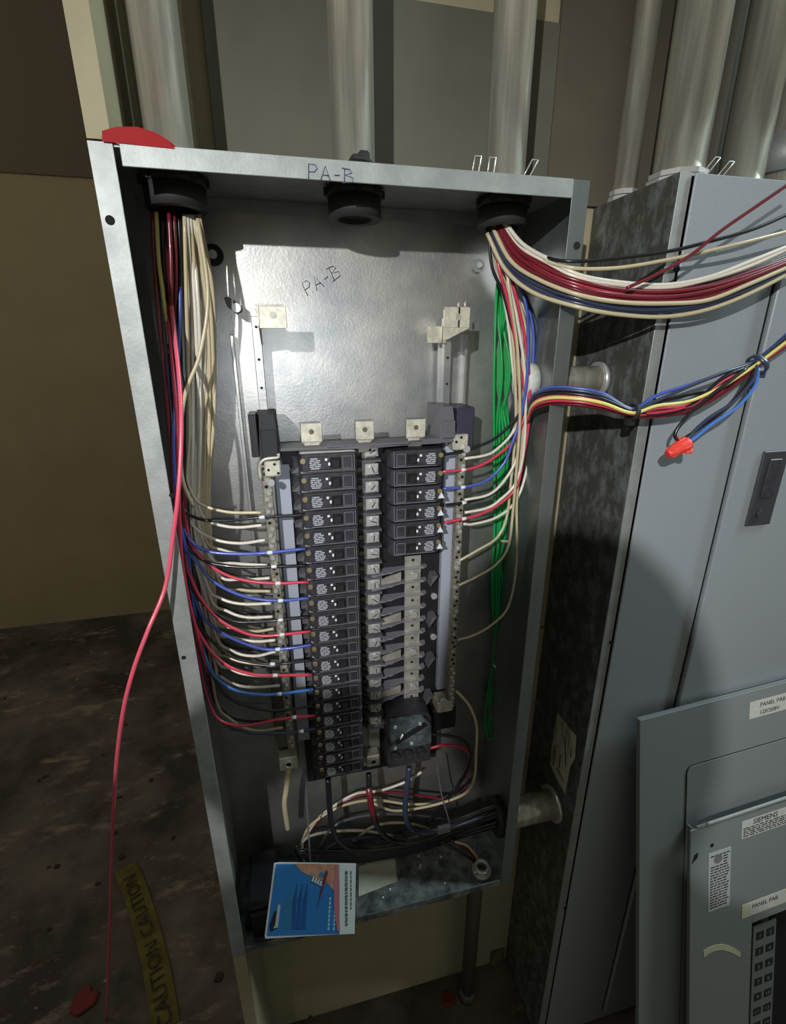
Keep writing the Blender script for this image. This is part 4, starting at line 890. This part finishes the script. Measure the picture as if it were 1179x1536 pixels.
mb = MB(); mb.prism(C_((490, 1304), (492, 1308), (482, 1342), (477, 1362), (483, 1330), (487, 1312)), -.0018, -.0012); part(mb, 'picture', mat('card_maroon', srgb(130, 44, 62), .5), card, local=True)

# ---- leaning covers
def lean_frame(px, py, Y, tiltdeg, yaw=0):
    o = at(px, py, Y); t = math.radians(tiltdeg); ya = math.radians(yaw)
    x = Vector((math.cos(ya), -math.sin(ya), 0)); z = Vector((0, math.sin(t), math.cos(t)))
    return o, x, z
def leaner(name, label, px, py, Y, tilt, yaw, rollpts):
    o, x, z = lean_frame(px, py, Y, tilt, yaw)
    n = x.cross(z).normalized()           # towards? sign fixed below
    # roll about the normal so that the left edge passes through rollpts
    p = onplane(rollpts[0], rollpts[1], o, n); zz = (o - p).normalized()
    xx = (x - zz * x.dot(zz)).normalized()
    M, X, Yv, Z = frame(o, xx, zz)
    return thing(name, label, 'cover', None, None, M), o, X, Yv, Z
def L2(o, X, Yv, Z):
    def f(px, py, d=0):
        p = onplane(px, py, o + Yv * d, Yv) - o; return p.dot(X), p.dot(Z)
    return f
cov, o, X, Yv, Z = leaner('panel_cover', 'large grey steel panel cover leaning against the closed cabinet, with a hinged door outline', 960, 1081, -.040, 9, 0, (958, 1540))
f = L2(o, X, Yv, Z)
bot = -(o.z + ZF) / Z.z + .002
mb = MB(); mb.box(0, .56, 0, .002, bot, 0, .0005); mb.box(.004, .56, .002, .012, -.005, -.003); mb.box(.003, .005, .002, .012, bot, -.003); part(mb, 'plate', PAINTD, cov, local=True)
d0 = f(1030, 1152)
mb = MB(); r = .012; x0, zt = d0[0], d0[1] + .002
poly = [(x0 + r - r * math.sin(a), zt - r + r * math.cos(a)) for a in [math.pi / 2 * k / 5 for k in range(6)]] + [(x0, bot + .12), (.50, bot + .12), (.50, zt)]
mb.prism(poly, -.0022, .0002); door = part(mb, 'door', PAINTD, cov, local=True)
ol = [(x0 + r - r * math.sin(a) - .0008, zt - r + r * math.cos(a) + .0008) for a in [math.pi / 2 * k / 5 for k in range(6)]]
mb = MB(); mb.tube([(.50, 0, zt + .0008)] + [(a, 0, b) for a, b in ol] + [(x0 - .0008, 0, bot + .12)], .0008, 5); part(mb, 'door_gap', HOLE, cov, local=True)
s0, s1 = f(1125, 1053), f(1127, 1078)
mb = MB(); mb.box(s0[0], s0[0] + .098, -.0005, .0001, s1[1], s0[1] - .001); lb = part(mb, 'paper_label', STICK, cov, local=True)
h = s0[1] - s1[1]
text_mesh('printed_text', 'PANEL PAB', h * .33, INK, lb, TF((s0[0] + .022, -.0007, s1[1] + h * .58), (1, 0, 0), (0, 0, 1)))
text_mesh('printed_text', '120/208V', h * .33, INK, lb, TF((s0[0] + .022, -.0007, s1[1] + h * .14), (1, 0, 0), (0, 0, 1)))

dc, o, X, Yv, Z = leaner('dead_front', 'smaller grey dead front plate with stickers and breaker slots, leaning at the lower right', 1036, 1247, -.098, 10, 0, (1034, 1540))
f = L2(o, X, Yv, Z); bot = -(o.z + ZF) / Z.z + .002
e0 = f(1052, 1248); wd = .42
mb = MB(); sx = f(1128, 1392)[0]; sx2 = f(1168, 1390)[0]; top = f(1130, 1384)[1]
mb.box(0, sx, 0, .003, bot, 0, .0005); mb.box(sx, wd, 0, .003, top, 0.0, .0005); mb.box(.014, wd, 0, .003, -.002, .004)
mb.box(.014, .016, .003, .022, bot, -.01)
dcp = part(mb, 'plate', PAINTD, dc, local=True)
t0 = f(1070, 1238); mb = MB(); mb.box(.034, wd, -.003, .0005, .0035, .0085, .001); part(mb, 'top_lip', mat('pale_enamel', srgb(160, 164, 160), .45), dc, local=True)
for px, py in ((1068, 1268),):
    a_ = f(px, py); mb = MB(); mb.cyl((a_[0], -.0003, a_[1]), (a_[0], .0006, a_[1]), .004, 14); part(mb, 'screw_hole', HOLE, dc, local=True)
a_ = f(1043, 1286); mb = MB(); mb.prism([(a_[0] - .008, a_[1] - .012), (a_[0] + .004, a_[1] - .002), (a_[0] + .006, a_[1] + .008), (a_[0] - .002, a_[1] + .006)], -.0004, .0006); part(mb, 'notch', HOLE, dc, local=True)
# heading sticker
a0, a1 = f(1113, 1232), f(1114, 1258)
mb = MB(); mb.box(a0[0], wd - .02, -.0006, .0001, a1[1], a0[1] - .001); st = part(mb, 'heading_sticker', STICK, dc, local=True)
h = a0[1] - a1[1]
text_mesh('printed_text', 'SIEMENS', h * .40, INK, st, TF((a0[0] + .024, -.0009, a1[1] + h * .66), (1, 0, 0), (0, 0, 1)))
mb = MB()
for r_ in range(5):
    x = a0[0] + .003
    while x < wd - .03:
        l_ = random.uniform(.004, .014); mb.box(x, x + l_, -.0009, -.0005, a1[1] + h * (.08 + .11 * r_), a1[1] + h * (.13 + .11 * r_)); x += l_ + .003
part(mb, 'fine_print', INK, st, local=True)
# tall sticker
b0, b1, b2 = f(1063, 1281), f(1096, 1276), f(1064, 1368)
mb = MB(); mb.box(b0[0], b1[0], -.0006, .0001, b2[1], b0[1]); st = part(mb, 'tall_sticker', mat('grey_sticker', srgb(176, 180, 176), .6), dc, local=True)
bw, bh = b1[0] - b0[0], b0[1] - b2[1]
mb = MB(); mb.cyl((b0[0] + bw * .42, -.0006, b0[1] - bh * .13), (b0[0] + bw * .42, -.0010, b0[1] - bh * .13), bw * .19, 16); part(mb, 'round_emblem', mat('grey_print', srgb(112, 116, 116), .6), st, local=True)
mb = MB()
for r_ in range(20):
    z = b0[1] - bh * (.06 + r_ * .046); x = b0[0] + bw * .08 if not (1 <= r_ <= 3) else b0[0] + bw * .66
    while x < b1[0] - bw * .15:
        l_ = random.uniform(.003, .010); mb.box(x, min(x + l_, b1[0] - bw * .07), -.0009, -.0005, z - bh * .012, z + bh * .006); x += l_ + .002
    if r_ in (7,): pass
part(mb, 'fine_print', INK, st, local=True)
# panel name strip
c0, c1 = f(1113, 1358), f(1116, 1377)
mb = MB(); mb.box(c0[0], wd - .06, -.0006, .0001, c1[1], c0[1]); st = part(mb, 'name_strip', mat('yellowed_sticker', srgb(196, 196, 160), .6), dc, local=True)
h = c0[1] - c1[1]
mb = MB(); mb.box(c0[0] + .016, wd - .07, -.0008, -.0005, c1[1] + h * .06, c0[1] - h * .02); part(mb, 'paper_label', STICK, st, local=True)
text_mesh('printed_text', 'PANEL PAB', h * .40, INK, st, TF((c0[0] + .022, -.0010, c1[1] + h * .52), (1, 0, 0), (0, 0, 1)))
# curved sticker
mb = MB(); pts = [f(1055, 1426), f(1063, 1421), f(1072, 1417.5), f(1083, 1416), f(1094, 1418.5), f(1103, 1423), f(1110, 1428)]; lo = [f(1110, 1436), f(1102, 1431), f(1093, 1427), f(1083, 1424.5), f(1072, 1426), f(1063, 1430), f(1056, 1436)]
for i in range(6): mb.prism([pts[i], pts[i + 1], lo[5 - i], lo[6 - i]], -.0006, .0001)
part(mb, 'curved_sticker', mat('yellowed_sticker', srgb(196, 196, 160), .6), dc, local=True)
# circuit number strip inside the slot
g0, g1 = f(1129, 1390, .014), f(1163, 1385, .014)
mb = MB(); mb.box(g0[0], g1[0], .012, .0145, bot + .01, max(g0[1], g1[1]) + .0, .0004); ns = part(mb, 'number_strip', mat('grey_strip', srgb(120, 124, 122), .5), dc, local=True)
mb = MB(); mb.box(g1[0] + .001, wd, .024, .026, bot + .01, top); part(mb, 'breaker_opening', HOLE, dc, local=True)
rows = 8; dz = (f(1140, 1403, .012)[1] - f(1140, 1493, .012)[1]) / 4
sw = (g1[0] - g0[0])
zt = f(1140, 1403, .012)[1]
for r_ in range(10):
    z = zt - r_ * dz
    if z < bot + .02: break
    for k in range(2):
        xx = g0[0] + sw * (.29 if k == 0 else .74); a_ = sw * .17
        mb = MB(); mb.box(xx - a_, xx + a_, .0115, .0121, z - a_, z + a_, .0003); sq = part(mb, 'number_square', BLKM, ns, local=True)
        sn = str(r_ * 2 + k + 1)
        text_mesh('printed_digit', sn, a_ * 1.35, mat('digit_grey', srgb(140, 144, 140), .5), ns, TF((xx - a_ * (.4 if len(sn) == 1 else .75), .0113, z - a_ * .5), (1, 0, 0), (0, 0, 1)), .00005)

# ---- things on the floor
pts = [atz(188, 1302), atz(204, 1340), atz(222, 1400), atz(238, 1470), atz(250, 1545)]
path = smooth_path([p + Vector((0, 0, .004 + .006 * (i % 2))) for i, p in enumerate(pts)], 8)
mb = MB(); wd_ = .0300; rows_ = []
for i, p in enumerate(path):
    t_ = (path[min(i + 1, len(path) - 1)] - path[max(i - 1, 0)]).normalized(); s_ = t_.cross(Vector((0, 0, 1))).normalized()
    rows_.append([mb.b.verts.new(p + s_ * wd_ * k + Vector((0, 0, .002 * math.sin(i * .9 + k)))) for k in (-1, 0, 1)])
for i in range(len(rows_) - 1):
    for k in range(2): mb.b.faces.new((rows_[i][k], rows_[i][k + 1], rows_[i + 1][k + 1], rows_[i + 1][k]))
bmesh.ops.solidify(mb.b, geom=list(mb.b.faces), thickness=.0008)
p0 = path[0]; tape = thing('barrier_tape', 'yellow caution tape with black letters lying on the dirty floor', 'tape', (p0.x, p0.y, -ZF))
part(mb, 'tape_strip', mat('yellow_tape', srgb(150, 140, 62), .6, 0, srgb(122, 112, 50), 30), tape)
def tape_text(s, i0, rev):
    a = path[i0]; b = path[min(len(path) - 1, i0 + rev)]
    d = (a - b).normalized(); side = d.cross(Vector((0, 0, -1))).normalized()
    org = b - side * .016 + Vector((0, 0, .009)) - Vector((tape.location.x, tape.location.y, tape.location.z - ZF))
    text_mesh('tape_lettering', s, .046, BLKM, tape, TF(org, d, side))
tape_text('CAUTION', 2, 15); tape_text('CAUTION', 19, 15)
for (px, py, s_, lab) in ((128, 1502, .030, 'dark red plastic scrap on the floor left of the caution tape'), (673, 1500, .016, 'dark red scrap on the floor under the enclosure')):
    q = atz(px, py); mb = MB(); P_ = [(q.x + s_ * a, q.y + s_ * b) for a, b in ((-1, -.6), (-.2, -1), (.9, -.5), (1, .4), (.3, .3), (.1, 1), (-.7, .7))]
    mb.prism(P_, -ZF, -ZF + .012, 'z'); bmesh.ops.bevel(mb.b, geom=list(mb.b.edges), offset=.003, segments=1, affect='EDGES'); single(mb, 'plastic_scrap', mat('dark_red_scrap', srgb(110, 24, 26), .6), lab, 'scrap')
q = atz(742, 1436); mb = MB(); mb.prism([(q.x - .02, q.y - .02), (q.x + .02, q.y - .015), (q.x + .022, q.y + .01), (q.x - .015, q.y + .012)], -ZF, -ZF + .05, 'z'); bmesh.ops.bevel(mb.b, geom=list(mb.b.edges), offset=.004, segments=1, affect='EDGES'); single(mb, 'concrete_lump', mat('concrete_lump', srgb(112, 106, 84), .9, 0, srgb(80, 72, 56), 40), 'small broken plaster lump at the wall foot beside the closed cabinet', 'debris')
#SECTION photographer
# ---- the person who takes the photograph stands behind the camera; their head, raised arm and shoulder shade the lower panel
def skin_mesh(name, verts, edges, m, parent, root=0, sub=2):
    me = D.meshes.new(name); me.from_pydata([v[:3] for v in verts], edges, []); o = D.objects.new(name, me); COL.objects.link(o)
    md = o.modifiers.new('s', 'SKIN'); md.use_smooth_shade = True
    for i, v in enumerate(verts):
        sv = me.skin_vertices[0].data[i]; r = v[3]; sv.radius = (r, r * (v[4] if len(v) > 4 else 1)); sv.use_root = (i == root)
    s_ = o.modifiers.new('u', 'SUBSURF'); s_.levels = sub; s_.render_levels = sub
    bpy.context.view_layer.update()
    new = D.meshes.new_from_object(o.evaluated_get(bpy.context.evaluated_depsgraph_get()))
    D.objects.remove(o); new.name = name; new.materials.clear(); new.materials.append(m)
    r_ = D.objects.new(name, new); COL.objects.link(r_)
    if parent: r_.parent = parent
    return r_
PX, PY = -.055, -.93
per = thing('person', 'person in dark work clothes standing just behind the camera, one hand raised beside the face', 'person', (PX, PY, -ZF))
def pv(x, y, z, r, k=1): return (x, y, z + ZF, r, k)      # local to the person's feet
V_ = [pv(0, 0, -.78, .135, .8), pv(0, -.01, -.62, .125, .8), pv(0, 0, -.45, .145, .8), pv(0, .01, -.29, .12, .75), pv(0, .02, -.235, .060), pv(-.008, .04, -.19, .055),
      pv(-.155, .01, -.205, .068), pv(-.33, .04, -.24, .052), pv(-.275, .12, -.205, .043), pv(-.215, .165, -.182, .033),                 # raised arm on the left
      pv(.17, .01, -.335, .062), pv(.21, -.02, -.58, .046), pv(.20, .14, -.62, .038), pv(.20, .24, -.56, .030),                        # other arm, elbow bent
      pv(-.09, 0, -.88, .090), pv(-.11, .02, -1.27, .062), pv(-.12, 0, -1.62, .042), pv(-.12, .12, -1.675, .034),
      pv(.09, 0, -.88, .090), pv(.11, .02, -1.27, .062), pv(.12, 0, -1.62, .042), pv(.12, .12, -1.675, .034)]
E_ = [(0, 1), (1, 2), (2, 3), (3, 4), (4, 5), (3, 6), (6, 7), (7, 8), (8, 9), (3, 10), (10, 11), (11, 12), (12, 13), (0, 14), (14, 15), (15, 16), (16, 17), (0, 18), (18, 19), (19, 20), (20, 21)]
CLOTH = mat('dark_work_cloth', srgb(46, 50, 58), .9); SKIN = mat('skin', srgb(190, 146, 120), .55); HAIR = mat('dark_hair', srgb(40, 32, 26), .8)
skin_mesh('body', V_, E_, CLOTH, per)
mb = MB(); bmesh.ops.create_uvsphere(mb.b, u_segments=28, v_segments=20, radius=1)
hc = Vector((-.014, .055, -.105 + ZF))
for v in mb.b.verts:
    c = v.co.copy(); z = c.z; wx = .074 if z > -.1 else .074 - .018 * (-z - .1)
    v.co = Vector((c.x * wx, c.y * .098, z * .125)) + hc
    if c.y > .85 and abs(c.x) < .35 and -.35 < z < .1: v.co.y += .022 * (1 - abs(c.x) / .35)       # nose
    if c.y > .55 and .1 < z < .3 and .18 < abs(c.x) < .6: v.co.y -= .007                            # eye sockets
for f in mb.b.faces: f.smooth = True
hd = part(mb, 'head', SKIN, per, local=True)
for s_ in (-1, 1):
    mb = MB(); bmesh.ops.create_uvsphere(mb.b, u_segments=10, v_segments=8, radius=1, matrix=Matrix.Translation(hc + Vector((s_ * .076, -.005, -.005))) @ Matrix.Diagonal((.007, .018, .030, 1))); part(mb, 'ear', SKIN, hd, local=True)
    mb = MB(); bmesh.ops.create_uvsphere(mb.b, u_segments=10, v_segments=8, radius=.011, matrix=Matrix.Translation(hc + Vector((s_ * .030, .080, .012)))); part(mb, 'eye', WPRINT, hd, local=True)
mb = MB(); mb.tube([hc + Vector((-.024, .086, -.062)), hc + Vector((0, .093, -.063)), hc + Vector((.024, .086, -.062))], .005, 8); part(mb, 'mouth', mat('lips', srgb(160, 92, 84), .5), hd, local=True)
mb = MB(); bmesh.ops.create_uvsphere(mb.b, u_segments=28, v_segments=16, radius=1)
bmesh.ops.bisect_plane(mb.b, geom=mb.b.verts[:] + mb.b.edges[:] + mb.b.faces[:], plane_co=(0, 0, .15), plane_no=(0, .55, -1), clear_outer=True)
for v in mb.b.verts: v.co = Vector((v.co.x * .079, v.co.y * .104, v.co.z * .131)) + hc + Vector((0, -.006, .002))
part(mb, 'hair', HAIR, hd, local=True)
def hand(base, d, up, parent):
    d = Vector(d).normalized(); u = Vector(up).normalized(); s = d.cross(u).normalized(); b = Vector(base)
    vs = [(*b, .024), (*(b + d * .045), .030, )]; vs = [tuple(v) for v in vs]; es = [(0, 1)]
    for i, (off, ln_) in enumerate(((-.028, .070), (-.010, .082), (.010, .076), (.028, .060))):
        p = b + d * .075 + s * off; n = len(vs)
        vs += [(*p, .0095), (*(p + d * ln_ * .45 + u * .006), .0088), (*(p + d * ln_ * .75 + u * .022), .0080), (*(p + d * ln_ * .9 + u * .036), .0070)]
        es += [(1, n), (n, n + 1), (n + 1, n + 2), (n + 2, n + 3)]
    n = len(vs); p = b + d * .03 - s * .036
    vs += [(*p, .011), (*(p + d * .028 - s * .018 + u * .012), .010), (*(p + d * .052 - s * .020 + u * .024), .0085)]; es += [(0, n), (n, n + 1), (n + 1, n + 2)]
    return skin_mesh('hand', vs, es, SKIN, parent, sub=1)
hand(Vector(V_[9][:3]), (.96, .12, .12), (0, -1, .1), per)
hand(V_[13][:3], (-.35, .3, .85), (-.2, -1, .2), per)
